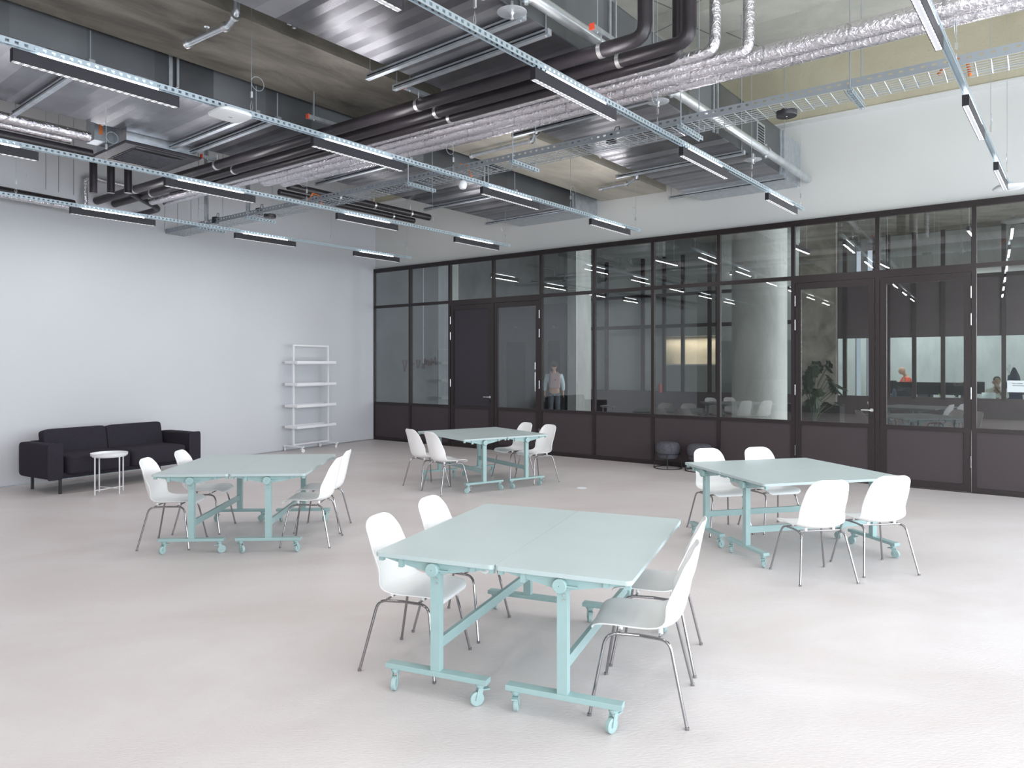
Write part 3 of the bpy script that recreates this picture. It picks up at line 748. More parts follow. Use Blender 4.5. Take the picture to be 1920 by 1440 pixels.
# insulated pipes across the room
def pipe(name, nd, z, R, s0, s1, m, words, cat='pipe', up=None, turn0=None, clamps=(), group=None, turn1=None):
    base = NS(nd, s0, z); r = empty(name, base); tag(r, words, cat, group)
    pts = [NS(nd, s0, z), NS(nd, s1, z)]
    if up: pts.append(NS(nd, s1, SL-.01))
    if turn0: pts.insert(0, NS(nd, s0, SL-.01) if turn0 == 'up' else NS(nd+turn0, s0, z))
    pts = fillet([p-base for p in pts], R*2.0, 4)
    # sample long straight parts so that the wrap sags slightly
    q = MB().tube(pts, R, 16); o = q.build('insulated_pipe', m, r, True)
    for s_ in clamps:
        q = MB().tube([NS(nd, s_-.018, z)-base, NS(nd, s_+.018, z)-base], R+.005, 18)
        q.tube([NS(nd, s_, z+R)-base, NS(nd, s_, z+R+.08)-base], .005, 6); q.build('pipe_clamp', M['steel'], r, True)
    return r
ZP = 4.285
S1, S2 = ns(1345, 100, ZP)[1], ns(1400, 90, ZP)[1]
B1_, B2_ = ns(1225, 88, ZP)[1], ns(1288, 72, ZP)[1]
g_ = 'foil-wrapped pipes crossing the room'
pipe('foil_pipe', 5.64, ZP+.01, .046, 1.9, S1, M['foil'], 'foil pipe whose riser goes up first, beside the black risers', up=1, group=g_)
pipe('foil_pipe', 5.79, ZP, .046, 1.4, S2, M['foil'], 'foil pipe whose riser goes up last, nearest the big foil pipe', up=1, group=g_)
pipe('foil_pipe', 5.96, ZP+.01, .072, 3.7, WS-.05, M['foil'], 'thickest foil pipe running out at the upper right', turn0='up', group=g_)
pipe('foil_pipe', 6.14, ZP-.0, .060, 3.9, WS-.05, M['foil'], 'lowest foil pipe on the partition side of the bundle', turn0='up', group=g_)
g_ = 'black insulated pipes crossing the room'
cl = [ns(790, 203, ZP)[1], ns(1135, 105, ZP)[1], ns(405, 312, ZP)[1], ns(225, 352, ZP)[1]]
pipe('black_pipe', 5.12, ZP+.02, .058, .6, B1_, M['black_ins'], 'black pipe nearest the viewer, turning up at the first black riser', up=1, clamps=cl, group=g_)
pipe('black_pipe', 5.34, ZP, .056, .7, B2_, M['black_ins'], 'black pipe beside the foil bundle, turning up at the second black riser', up=1, clamps=[c_+.05 for c_ in cl], group=g_)
pipe('black_pipe', 5.48, ZP-.03, .046, 2.2, B1_+.12, M['black_ins'], 'thinner black pipe half hidden between foil and black pipes', up=1, clamps=[c_+.1 for c_ in cl[:1]], group=g_)
# struts that carry the bundle, with red end caps
for k_, (px, py, wd) in enumerate([(757, 162, 'below the middle duct edge'), (577, 218, 'under the concrete beam by the left light track'), (1110, 50, 'near the upper middle, right of the round pipe'), (378, 293, 'by the left wall air cassette')]):
    a_, b_ = ab(px, py, 4.44)
    r = empty('pipe_strut', D(a_, b_, 4.44), AT); tag(r, 'red-capped steel strut carrying the pipe bundle, ' + wd, 'strut', 'red-capped pipe struts')
    q = MB(); q.box((.75, 0, 0), (1.5, .041, .041)); q.build('channel', M['galv'], r)
    for x in (-.003, 1.503):
        q = MB(); q.box((x, 0, 0), (.012, .047, .05)); q.build('end_cap', M['red'], r)['label'] = 'red plastic end cap'
    for x in (.08, 1.42):
        q = MB(); top = SL-4.45
        if -6.92 < b_ < -5.65: top = .295
        q.tube([(x, 0, -.03), (x, 0, top)], .006, 6); q.build('threaded_rod', M['wire'], r, True)

# black and foil pipes along the left
def trun(name, a0, a1, b, z, R, m, words, clamps=(), cat='pipe', group=None, bend=None):
    base = D(a0, b, z); r = empty(name, base); tag(r, words, cat, group)
    pts = [D(a0, b, z)-base, D(a1, b, z)-base]
    if bend: pts.append(bend-base)
    MB().tube(fillet(pts, .12), R, 14).build('insulated_pipe', m, r, True)
    for c_ in clamps:
        q = MB().tube([D(c_-.018, b, z)-base, D(c_+.018, b, z)-base], R+.005, 16); q.tube([D(c_, b, z+R)-base, D(c_, b, z+R+.15)-base], .005, 6); q.build('pipe_clamp', M['steel'], r, True)
    return r
g_ = 'pipes beside the left duct'
a_, b_ = ab(0, 210, 4.36); trun('foil_pipe', -4, 3.35, -9.02, 4.38, .06, M['foil'], 'foil pipe along the left edge of the left duct', group=g_)
trun('foil_pipe', -4, 3.2, -9.16, 4.34, .045, M['foil'], 'thin foil pipe beside the first along the left duct', group=g_)
trun('black_pipe', -4, 3.45, -9.22, 4.24, .055, M['black_ins'], 'black pipe under the foil pipe at the upper left', group=g_)
trun('black_pipe', 6.0, 8.85, -9.03, 4.33, .055, M['black_ins'], 'black pipe ending before the far corner, with clamps', clamps=[6.9, 7.6, 8.4], group=g_)
trun('black_pipe', 6.0, 8.7, -9.26, 4.28, .045, M['black_ins'], 'thinner black pipe ending before the far corner', clamps=[8.2], group=g_)
# pipes along the left wall
def wrun(name, t0, t1, off, z, R, m, words, drop=None):
    p0 = O+V*t0-nl*off; p1 = O+V*t1-nl*off; base = Vector((p0.x, p0.y, z))
    r = empty(name, base); tag(r, words, 'pipe'); pts = [Vector((0, 0, 0)), Vector((p1.x, p1.y, z))-base]
    if drop: pts.insert(0, Vector((0, 0, drop)))
    MB().tube(fillet(pts, .1), R, 14).build('insulated_pipe', m, r, True); return r
wrun('black_pipe', 6.9, 16, .28, 4.14, .055, M['black_ins'], 'black pipe along the left wall at the left picture edge')
wrun('foil_pipe', 6.8, 16, .40, 4.05, .04, M['foil'], 'foil pipe under the black one along the left wall')
wrun('foil_pipe', 6.65, 5.4, .12, 4.62, .035, M['foil'], 'thin foil pipe against the left wall, bending down at its end', drop=-.45)
# bent black branch with foil stub by the left wall
p0 = at(245, 372, 4.2); p1 = at(300, 392, 4.2); p2 = at(250, 405, 4.2)
q = MB().tube(fillet([p0+Vector((0, 0, .08)), p1, p2], .15), .045, 12); o = q.build('black_pipe', M['black_ins'], None, True); tag(o, 'bent black pipe branch hanging left of the cable tray end', 'pipe')
p0 = at(300, 375, 4.22); p1 = at(400, 350, 4.22); q = MB().tube([at(285, 378, 4.22), p1+Vector((.1, -.1, 0))], .055, 12); o = q.build('foil_pipe', M['foil'], None, True); tag(o, 'short foil pipe left of the cable tray, below the bundle', 'pipe')
for k_, px in enumerate((175, 208, 240)):
    p_ = at(px, 362, 4.12); q = MB().tube([p_, Vector((p_.x, p_.y, 4.62))], .05, 10); o = q.build('black_pipe', M['black_ins'], None, True)
    tag(o, 'vertical black pipe stub under the left cassette, %s of three' % ['leftmost', 'middle', 'rightmost'][k_], 'pipe', 'vertical black stubs')

# air cassette with black grille
r = empty('air_cassette', (-4.63, 9.04, 4.35), AT); tag(r, 'ceiling air cassette with ribbed black grille, left of the left duct', 'air conditioner')
q = MB(); q.box((0, 0, .02), (.93, .96, .035), bev=.012); q.build('cover_frame', M['lampblack'], r)
q = MB(); q.box((0, .02, .20), (.84, .86, .32)); q.build('housing', M['galv'], r)
q = MB(); q.box((0, 0, .0), (.62, .62, .008))
gr = q.build('grille', M['darkhole'], r)
q = MB()
for k_ in range(26): q.tube([(-.29, -.29+k_*.0232, -.008), (-.1, -.29+k_*.0232-.01, -.016), (.1, -.29+k_*.0232-.01, -.016), (.29, -.29+k_*.0232, -.008)], .005, 5)
q.build('grille_ribs', M['stool'], gr, True)
for sy in (-1, 1):
    q = MB(); q.box((0, sy*.385, -.001), (.6, .045, .006)); q.build('air_slot', M['blackm'], r)
r = empty('control_box', at(196, 268, 4.45), AT); tag(r, 'galvanised control box with orange sticker left of the cassette', 'electrical box')
q = MB(); q.box((0, 0, .12), (.32, .24, .28)); q.build('case', M['galv'], r)
q = MB(); q.box((-.09, -.122, .14), (.04, .004, .17)); q.build('sticker', M['orange'], r)['label'] = 'orange warning sticker'
q = MB(); q.box((.1, -.123, .12), (.1, .004, .2)); q.build('cover', M['galv'], r)

# ------------------------------------------------------------------ light tracks and linear luminaires
TB = [-10.60, -8.12, -5.585, -3.065, -.745]; TA = [9.88, 9.98, 10.15, 10.21, 10.37]; ZT = 3.885
tw = ['far left light track, end by the corner', 'second light track from the left', 'third light track, over the farthest table', 'light track crossing the middle of the picture', 'right light track running over the viewer']
NL = [4, 5, 6, 6, 6]
uni = {}
def make_light():
    r = empty('linear_light')
    q = MB()                                             # open black body
    q.box((0, -.021, -.045), (1.12, .004, .085)); q.box((0, .021, -.045), (1.12, .004, .085)); q.box((0, 0, -.003), (1.12, .046, .004))
    for sx in (-1, 1): q.box((sx*.5585, 0, -.045), (.003, .046, .085))
    q.build('housing', M['lampblack'], r)
    q = MB(); q.box((0, 0, -.0845), (1.11, .037, .006)); q.build('louvre', M['louvre'], r)['label'] = 'white gridded louvre'
    q = MB(); q.box((.0, 0, .009), (.80, .036, .018)); q.build('light_strip', M['led'], r)['label'] = 'glowing uplight strip'  # emissive strip imitates the uplight that falls on the track channel
    return r
light0 = None; ncnt = 0
words_l = ['nearest the far wall', 'second from the far wall', 'third from the far wall', 'fourth from the far wall', 'fifth from the far wall', 'sixth from the far wall']
tname = ['far left track', 'second track from the left', 'third track from the left', 'middle track over the pipes', 'rightmost track']
for t_ in range(5):
    Lg = TA[t_]+4.0; r = empty('light_track', D(TA[t_]-Lg, TB[t_], ZT), AT); tag(r, 'perforated steel channel, ' + tw[t_], 'light track', 'suspended light tracks')
    q = MB(); x = Lg/2
    q.box((x, 0, .0), (Lg, .004, .044), ) if False else None
    q.box((x, -.02, 0), (Lg, .002, .044)); q.box((x, .02, 0), (Lg, .002, .044)); q.box((x, 0, .021), (Lg, .04, .002))
    q.build('channel', M['track'], r)
    for k_ in range(NL[t_]):
        if light0 is None: light0 = o = make_light()
        else: o = copy_tree(light0)
        a_ = TA[t_]-.33-2.37*k_-.555
        o.location = D(a_, TB[t_], ZT-.037); o.rotation_euler = (0, 0, AT)
        tag(o, 'black linear light on the %s, %s' % (tname[t_], words_l[k_]), 'light', 'black linear lights under the tracks')
        dn = area('light_down', D(a_, TB[t_], ZT-.128), (0, 0, -1), 1.08, .03, 10.5, (1, .955, .95)); dn.rotation_euler = (0, 0, AT)
        up = area('light_up', D(a_, TB[t_], ZT+.03), (0, 0, 1), .8, .03, 4, (1, .96, .98)); up.rotation_euler = (PI, 0, AT)
    # suspension wires
    for k_, dd in enumerate((.12, 1.95, 4.3, 6.8, 9.1)):
        if k_ >= NL[t_]: break
        a_ = TA[t_]-dd; top = SL-ZT
        b_ = TB[t_]
        if -5.08 < b_ < -3.45 or -8.78 < b_ < -7.05: top = 4.485-ZT
        elif -6.92 < b_ < -5.65: top = 4.735-ZT
        elif t_ == 2: top = SL-ZT
        w_ = empty('suspension_wire', D(a_, b_, ZT), AT)
        tag(w_, 'thin wire hanger on the %s, %s' % (tname[t_], words_l[k_].replace('nearest', 'closest to')), 'wire hanger', 'wire hangers of the light tracks')
        q = MB().tube([(0, 0, .14), (0, 0, top)], .0025, 5); q.build('wire', M['wire'], w_)
        q = MB().tube([(0, 0, .02), (.012, 0, .06), (0, 0, .12), (-.012, 0, .06), (0, 0, .02)], .0022, 5); q.box((0, 0, .17), (.018, .018, .05)); q.build('gripper', M['steel'], w_)
        cx_ = .06 if k_ % 2 else -.05
        q = MB().tube([(cx_+.06*math.cos(j*PI/8), .0, .28+.06*math.sin(j*PI/8)) for j in range(17)], .0025, 5); q.build('wire_coil', M['wire'], w_)

# ------------------------------------------------------------------ cable tray
ZC = 3.975; n0, n1 = 6.28, 6.60; s0, s1 = .35, WS-.1
r = empty('cable_tray', NS(n0, s0, ZC), AU); tag(r, 'perforated cable tray with wire mesh crossing the whole room', 'cable tray')
LC = s1-s0
q = MB(); q.box((LC/2, 0, .04), (LC, .003, .075)); q.build('side_rail', M['rail'], r)
q = MB()
wd = n1-n0
for y in (0, .055, .11, .16, .21, .265, .32): q.tube([(0, y, .004), (LC, y, .004)], .0036, 5)
for z in (.03, .06): q.tube([(0, .32, z), (LC, .32, z)], .0028, 5)
x = .05
while x < LC:
    q.tube([(x, 0, .0), (x, .318, .0), (x, .32, .06)], .0036, 4); x += .1
q.build('wire_mesh', M['wire'], r)
for k_, (px, py) in enumerate([(380, 425), (470, 405), (783, 345), (974, 303), (1290, 240), (1605, 180)]):
    n_, s_ = ns(px, py, ZC)
    t_ = empty('tray_bracket', NS(n0-.06, s_, ZC-.03), AU+PI/2-.02)
    tag(t_, 'slotted steel bracket on rods under the cable tray, %s from the left' % ['first', 'second', 'third', 'fourth', 'fifth', 'sixth'][k_], 'bracket', 'brackets under the cable tray')
    q = MB(); q.box((.24, 0, 0), (.50, .041, .003)); q.box((.24, -.02, 0), (.50, .003, .041)); q.box((.24, .02, 0), (.50, .003, .041)); q.build('slotted_arm', M['track'], t_)
    for x in (.02, .44):
        q = MB().tube([(x, 0, -.03), (x, 0, .5 if k_ in (2, 3) else SL-ZC-.1)], .0055, 6); q.build('threaded_rod', M['wire'], t_, True)
# devices on the tray
def dev(name, px, py, z, words, cat, kind):
    p_ = at(px, py, z); r = empty(name, p_, AU); tag(r, words, cat)
    if kind == 'box':
        q = MB(); q.box((0, 0, 0), (.085, .07, .10)); q.build('case', M['lampblack'], r)
        q = MB(); q.tube([(.03, 0, .05), (.05, 0, .10), (.09, 0, .10), (.10, 0, .02)], .005, 6); q.build('cable', M['blackm'], r, True)
    if kind == 'puck':
        q = MB(); q.lathe([(.085, -.025), (.088, -.02), (.088, .02), (.08, .025)], 28); q.build('case', M['lampblack'], r, True)
        q = MB(); q.lathe([(.006, -.027), (.006, -.0255)], 8); q.build('lens', M['apw'], r)
    return r
dev('cable_junction_box', 404, 413, 4.03, 'small black box on the cable tray, leftmost', 'junction box', 'box')
dev('cable_junction_box', 486, 397, 4.03, 'small black box on the tray, left of the black puck', 'junction box', 'box')
dev('cable_junction_box', 1146, 259, 4.03, 'small black box on the tray right of the middle light', 'junction box', 'box')
dev('smoke_detector', 506, 405, 3.96, 'black round detector under the tray, left one', 'detector', 'puck')
dev('smoke_detector', 1475, 213, 3.96, 'black round detector under the tray, right one near the wall', 'detector', 'puck')
for k_, pts in enumerate([[(300, 445, 4.0)]]): pass
for k_, (px, py) in enumerate([(590, 375), (868, 322), (1795, 128)]):
    p_ = at(px, py, 4.02); q = MB().tube([p_+Vector((-.12, .05, -.03)), p_+Vector((-.03, 0, .09)), p_+Vector((.06, -.02, .06)), p_+Vector((.10, 0, -.06))], .012, 6)
    o = q.build('orange_cable', M['orange'], None, True); tag(o, 'loop of orange cable leaving the tray, %s' % ['left, above the second track', 'middle, by the white sensor', 'right, at the rightmost track'][k_], 'cable', 'orange cable loops')
# access points and globe sensor
def apoint(a_, b_, words, rz):
    r = empty('access_point', D(a_, b_, ZT-.055), AT+rz); tag(r, words, 'access point', 'white ceiling access points')
    q = MB(); q.blob((0, 0, 0), (.30, .30, .045), .5, 40, 8); q.build('case', M['apw'], r, True)
    q = MB(); q.box((0, 0, .04), (.08, .05, .04)); q.build('mount', M['galv'], r)
    q = MB()
    for k2 in range(3): q.lathe([(.006+.003*k2, -.0232), (.006+.003*k2, -.0226)], 8, Matrix.Translation((-.012+.012*k2, 0, 0)))
    q.build('logo_mark', M['steel'], r); return r
a_, b_ = ab(433, 214, 3.83); apoint(a_, TB[2], 'white rounded access point hanging under the third track, upper left', 0)
a_, b_ = ab(1892, 351, 3.83); apoint(a_, b_, 'white rounded access point at the right edge above the partition', .4)
p_ = D(ab(881, 344, 3.80)[0], TB[2], 3.80); r = empty('globe_sensor', p_); tag(r, 'small white globe sensor hanging under the third track', 'sensor')
q = MB(); q.lathe([(.012, -.05), (.035, -.042), (.048, -.015), (.05, .01), (.044, .035), (.035, .045)], 20); q.build('globe', M['apw'], r, True)
q = MB(); q.tube([(0, 0, .04), (0, 0, .08)], .01, 8); q.build('stem', M['galv'], r)

# sprinkler pipe stubs below the beam
def stub(pts, words):
    P_ = [at(px, py, z) for px, py, z in pts]; base = P_[0]; r = empty('sprinkler_pipe', base); tag(r, words, 'pipe', 'small sprinkler pipes under the concrete beam')
    rp = [p-base for p in P_]; MB().tube(fillet(rp+[rp[-1]+Vector((0, 0, .18))], .05), .026, 12).build('pipe', M['galv'], r, True)
    for i in range(len(rp)):
        d = (rp[1]-rp[0]).normalized() if i == 0 else (rp[i]-rp[i-1]).normalized(); c_ = rp[i]+d*(.02 if i == 0 else -.04)
        q = MB().tube([c_-d*.02, c_+d*.02], .042, 12); q.build('coupling', M['steel'], r, True)
    m_ = (rp[0]+rp[1])/2; q = MB().tube([m_-Vector((0, 0, .02)), m_+Vector((0, 0, .075))], .006, 6); q.lathe([(.025, .072), (.025, .076)], 10, Matrix.Translation(m_)); q.build('hanger', M['wire'], r, True)
    return r
stub([(350, 83, 4.66), (428, 48, 4.66), (444, 26, 4.66)], 'bent sprinkler pipe under the beam at the upper left')
stub([(1125, 355, 4.66), (1178, 344, 4.66), (1195, 333, 4.66)], 'bent sprinkler pipe under the far end of the beam')
stub([(883, 292, 4.66), (1000, 263, 4.66), (1006, 247, 4.66)], 'bent sprinkler pipe under the beam behind the cable tray')
# galvanised posts hanging from the ceiling down to the tray
for k_, (px, py, nm) in enumerate([(387, 415, 'left of the two'), (465, 398, 'right of the two')]):
    p_ = at(px, py, 4.0); q = MB(); q.box((p_.x, p_.y, (4.0+SL)/2), (.05, .05, SL-4.0), 0); o = q.build('ceiling_post', M['galv'], None); tag(o, 'galvanised strut post hanging to the tray near the left wall, ' + nm, 'post', 'hanging strut posts')
# thin wires in front of the left wall
for k_, px in enumerate((86, 110, 138, 309, 333, 358)):
    d_ = O+V*9; a_ = (px-CX)/F; t_ = (O-nl*.15).dot(nl)/(nl.dot(Vector((a_, 1)))); pp = Vector((a_, 1))*t_
    q = MB().tube([(pp.x, pp.y, 3.98 if px > 200 else 4.3), (pp.x, pp.y, SL)], .005, 5); o = q.build('threaded_rod', M['wire'], None)
    tag(o, 'thin threaded rod in front of the left wall, %s of six' % ['first', 'second', 'third', 'fourth', 'fifth', 'sixth'][k_], 'rod', 'rods before the left wall')

# ------------------------------------------------------------------ hall beyond the partition
def hbox(name, m, px0, px1, nd0, nd1, z0, z1, words, cat, st=True, parent=None, group=None):
    p0, p1 = onn(px0, nd0).xy, onn(px1, nd0).xy; d_ = N*(nd1-nd0)
    q = MB(); q.prism([tuple(p0), tuple(p1), tuple(p1+d_), tuple(p0+d_)], z0, z1); o = q.build(name, m, parent)
    if st: struct(o, words, cat)
    elif words: tag(o, words, cat, group)
    return o
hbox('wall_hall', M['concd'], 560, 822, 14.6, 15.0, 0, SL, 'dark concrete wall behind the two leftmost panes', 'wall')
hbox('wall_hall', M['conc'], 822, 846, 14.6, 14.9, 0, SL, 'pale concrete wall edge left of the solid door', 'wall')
hbox('wall_hall', M['conc'], 700, 1064, 19.25, 19.6, 0, SL, 'pale concrete panel wall behind the lifts', 'wall')
hbox('trim_5', M['conc'], 1064, 1080, 18.6, 19.5, 0, SL, 'slim concrete pillar right of the lifts', 'pillar')
# graffiti scrawl (mirrored illegible letters) on the dark wall
def scrawl(px, py, w_, h_):
    pts = []
    return pts
q = MB(); nd_ = 14.58
def gp(px, py): p_ = onn(px, nd_); z = HC-(py-HY)*p_.y/F; return Vector((p_.x, p_.y, z))
for stroke in ([(755, 676), (763, 676), (758, 697), (755, 676)], [(769, 684), (777, 682)], [(782, 690), (781, 675), (787, 676), (784, 690)], [(790, 690), (797, 672), (795, 690)], [(801, 675), (798, 683), (803, 685), (805, 676), (801, 675)], [(808, 685), (808, 672), (812, 680), (816, 669), (817, 684)]):
    q.tube([gp(*p_) for p_ in stroke], .012, 5)
o = q.build('wall_scrawl', M['graffiti']); tag(o, 'brown painted scrawl on the dark wall behind the left panes', 'graffiti')
p_ = onn(794, 14.4); r = empty('pull_cord', (p_.x, p_.y, 0)); tag(r, 'white cable hanging to a grey switch box behind the second pane', 'cable')
q = MB().tube([(0, 0, 1.78), (0, 0, SL)], .008, 6); q.build('cord', M['paper'], r)
q = MB(); q.box((0, 0, 1.7), (.06, .05, .16)); q.build('switch_box', M['stool'], r)
for k_, (p0, p1, w_) in enumerate([(941, 999, 'behind the glazed left door'), (1018, 1064, 'behind the person with backpack')]):
    a0, a1 = onn(p0, 18.9).xy, onn(p1, 18.9).xy; c0 = (a0+a1)/2
    r = empty('lift_door_surround', (c0.x, c0.y, 0), AU); tag(r, 'dark grey lift surround with recessed door, ' + w_, 'lift', 'dark lifts')
    W_ = (a1-a0).length
    q = MB(); q.box((-W_/2+.09, 0, 1.82), (.18, .3, 3.64)); q.box((W_/2-.09, 0, 1.82), (.18, .3, 3.64)); q.box((0, 0, 3.07), (W_-.36, .3, 1.14)); q.build('surround', M['lift'], r)
    q = MB(); q.box((0, .06, 1.25), (W_-.36, .06, 2.5)); q.build('lift_door', M['liftdoor'], r)
    q = MB(); q.box((W_*.05, -.155, 2.95), (.09, .01, .09)); q.build('indicator', M['steel'], r)
p_ = onn(1006, 18.5); q = MB(); q.box((p_.x, p_.y, 1.7), (.12, .05, .22)); q.box((p_.x, p_.y, 1.2), (.12, .05, .6)); o = q.build('lift_call_panel', M['steel']); tag(o, 'steel lift call panel on the pillar between the lifts', 'panel')
# round concrete column
c0 = (4.70, 13.55); q = MB(); q.lathe([(.50, 0), (.50, 1.45), (.497, 1.46), (.50, 1.47), (.50, 3.0), (.497, 3.01), (.50, 3.02), (.50, SL)], 48, Matrix.Translation((*c0, 0)))
o = q.build('trim_6', M['conc'], None, True); struct(o, 'thick round bare concrete column right behind the glass', 'column')
# far glazed partition of the hall (parallel, 22.5 m away)
FP = 22.5
def S_at(px, nd): p_ = onn(px, nd).xy; return (p_-O).dot(U)
sa, sb = S_at(1080, FP), S_at(1960, FP)
def fbox(mb, s0, s1, z0, z1, n0_=FP, n1_=FP+.08): mb.prism([xy(NS(n0_, s0, 0)), xy(NS(n0_, s1, 0)), xy(NS(n1_, s1, 0)), xy(NS(n1_, s0, 0))], z0, z1)
r = empty('window_20', (0, 0, 0)); struct(r, 'second brown glazed partition at the far side of the hall', 'glazed partition')
q = MB(); fbox(q, sa, sb+2, 0, .845); q.build('base_panel', M['panel'], r)
q = MB(); fbox(q, S_at(1565, FP), sb+2, 2.5, 4.05); q.build('header_panel', M['panel'], r)
q = MB(); fbox(q, sa, sb+2, 4.05, 4.15, FP-.04); fbox(q, sa, S_at(1565, FP), 2.98, 3.1, FP-.04)
for px in (1080, 1137, 1205, 1245, 1280, 1330, 1345, 1392, 1502, 1567, 1584, 1640, 1665, 1714, 1768, 1825, 1882, 1935):
    s_ = S_at(px, FP); fbox(q, s_-.05, s_+.05, .8, 5.4, FP-.04)
q.build('mullions', M['frame'], r)
q = MB(); fbox(q, S_at(1345, FP), sb+2, .845, 2.5, FP+.02, FP+.03); q.build('pane', M['glass2'], r)
hbox('wall_hall', M['hallwall'], 1080, 1243, 22.7, 22.9, 0, SL, 'pale grey-green panel wall behind the far partition', 'wall')
hbox('wall_hall', M['hallwall'], 1345, 1505, 23.2, 23.4, 0, SL, 'grey wall partly hidden by the round column', 'wall')
hbox('wall_hall', M['beam'], 1500, 1567, 21.0, 21.2, 0, SL, 'brownish concrete wall behind the potted plant', 'wall')
hbox('wall_office', M['conc'], 1480, 1603, 28.5, 28.8, 0, SL, 'pale concrete wall at the back of the office, left of the bright window gaps', 'wall')
hbox('wall_office', M['conc'], 1614, 1624, 28.5, 28.8, 0, SL, 'slim concrete pier between the bright window gaps', 'wall')
hbox('wall_office', M['conc'], 1636, 2200, 28.5, 28.8, 0, SL, 'pale concrete wall at the back of the office behind the desks', 'wall')
# kitchen niche with warm light
r = empty('kitchen_niche', onn(1290, 23.6)); tag(r, 'warm lit kitchen niche with counter seen far through the glass', 'kitchen niche')
def kb(name, m, px0, px1, z0, z1, n0_, n1_):
    p0, p1 = onn(px0, n0_).xy, onn(px1, n0_).xy; d_ = N*(n1_-n0_); q = MB(); q.prism([tuple(p0), tuple(p1), tuple(p1+d_), tuple(p0+d_)], z0, z1); o = q.build(name, m, r); o.data.transform(Matrix.Translation(-r.location)); return o
kb('back_wall', M['warm'], 1243, 1345, 0, SL-.02, 24.6, 24.8); kb('worktop', M['deskw'], 1245, 1343, 1.72, 1.76, 23.8, 24.6); kb('base_cabinet', M['hallwall'], 1245, 1343, 0, 1.72, 23.8, 24.6); kb('upper_cabinet', M['hallwall'], 1245, 1343, 2.75, SL-.02, 23.9, 24.6)
ps = onn(1292, 24.3, 2.7); l_ = area('kitchen_light', ps, (0, 0, -1), 2.0, .1, 15, (1, .9, .74)); l_.rotation_euler = (0, 0, AU)
# hall pendant lights
for k_, (s_, nd_) in enumerate([(5.5, 15.5), (8.5, 15.5), (11.5, 15.5), (6, 19), (9.5, 19), (13, 19), (10, 25), (13.5, 25)]):
    r = empty('hall_light', NS(nd_, s_, 4.15), AT); tag(r, 'slim black pendant light in the hall beyond the glass, %s' % ['front row left', 'front row middle', 'front row right', 'middle row left', 'middle row centre', 'middle row right', 'office left', 'office right'][k_], 'light', 'pendant lights beyond the glass')
    q = MB(); q.box((0, 0, 0), (1.12, .046, .08)); q.build('housing', M['lampblack'], r)
    q = MB(); q.box((0, 0, -.043), (1.10, .036, .006)); q.build('diffuser', M['led'], r)
    q = MB(); q.tube([(.4, 0, .04), (.4, 0, SL-4.16)], .003, 5); q.tube([(-.4, 0, .04), (-.4, 0, SL-4.16)], .003, 5); q.build('wires', M['wire'], r)

# office desks with monitors, seen through both partitions
def desk(px, nd, words, w_=1.25):
    r = empty('office_desk', onn(px, nd), AU); tag(r, words, 'desk', 'office desks beyond the far partition')
    q = MB(); q.box((0, 0, .72), (w_, .8, .03)); q.build('desktop', M['deskw'], r)
    for sx in (-1, 1):
        q = MB(); q.box((sx*(w_/2-.05), 0, .355), (.05, .6, .7)); q.build('leg', M['blackm'], r)
    return r
def monitor(px, nd, words, w_=.6):
    r = empty('monitor', onn(px, nd, .735), AU); tag(r, words, 'monitor', 'monitors on the office desks')
    q = MB(); q.box((0, 0, .31), (w_, .03, .36)); q.build('screen', M['lampblack'], r)
    q = MB(); q.box((0, .03, .08), (.05, .03, .16)); q.box((0, .03, .005), (.22, .16, .01)); q.build('stand', M['blackm'], r)
for k_, px in enumerate((1700, 1780, 1860)):
    desk(px, 24.25, 'white office desk just behind the far partition, %s' % ['left', 'middle', 'right'][k_], 1.25)
for k_, (px, nd_, w_) in enumerate([(1690, 24.0, .62), (1742, 24.0, .95), (1795, 24.0, .95), (1668, 26, .4), (1826, 25.5, .55), (1900, 25.5, .55)]):
    monitor(px, nd_, 'black monitor on an office desk, %s' % ['behind the blue bottle', 'wide, left of the plant pot', 'wide, right of the middle mullion', 'small, at the far left', 'behind the seated person', 'at the right picture edge'][k_], w_)
p_ = onn(1677, 23.6, .735); r = empty('drinking_bottle', p_); tag(r, 'blue-grey bottle on the office desk behind the glass', 'bottle'); q = MB(); q.lathe([(.05, 0), (.055, .02), (.055, .22), (.03, .25), (.03, .30)], 16); q.build('body', M['bluegrey'], r, True)
for k_, (px, m_) in enumerate([(1655, 'green'), (1793, 'leaf'), (1765, 'pot')]):
    p_ = onn(px, 23.7, .735); r = empty('desk_plant', p_); tag(r, 'tiny potted plant on the office desk, %s' % ['bright green at the left', 'dark leaves in the middle', 'pale, left of the dark one'][k_], 'plant', 'tiny desk plants')
    q = MB(); q.lathe([(.03, 0), (.045, .09)], 12); q.build('pot', M['pot'], r)
    q = MB()
    for j in range(9):
        a_ = j*2.4; q.tube([(0, 0, .08), (.05*math.cos(a_), .05*math.sin(a_), .15), (.09*math.cos(a_), .09*math.sin(a_), .17+.02*(j % 3))], [.004, .012, .002], 5)
    q.build('leaves', M[m_] if m_ != 'pot' else M['green'], r)
p_ = onn(1852, 23.4, .75); r = empty('laptop', p_, AU+.2); tag(r, 'silver open laptop in front of the seated person', 'laptop')
q = MB(); q.box((0, .0, .01), (.32, .22, .015)); q.build('base', M['steel'], r)
q = MB(); q.box((0, -.13, .12), (.32, .012, .22)); lid = q.build('lid', M['steel'], r)
q = MB(); q.lathe([(.018, 0), (.018, .002)], 12, Matrix.Translation((0, -.137, .12)) @ Matrix.Rotation(PI/2, 4, 'X')); q.build('logo', M['apw'], lid)
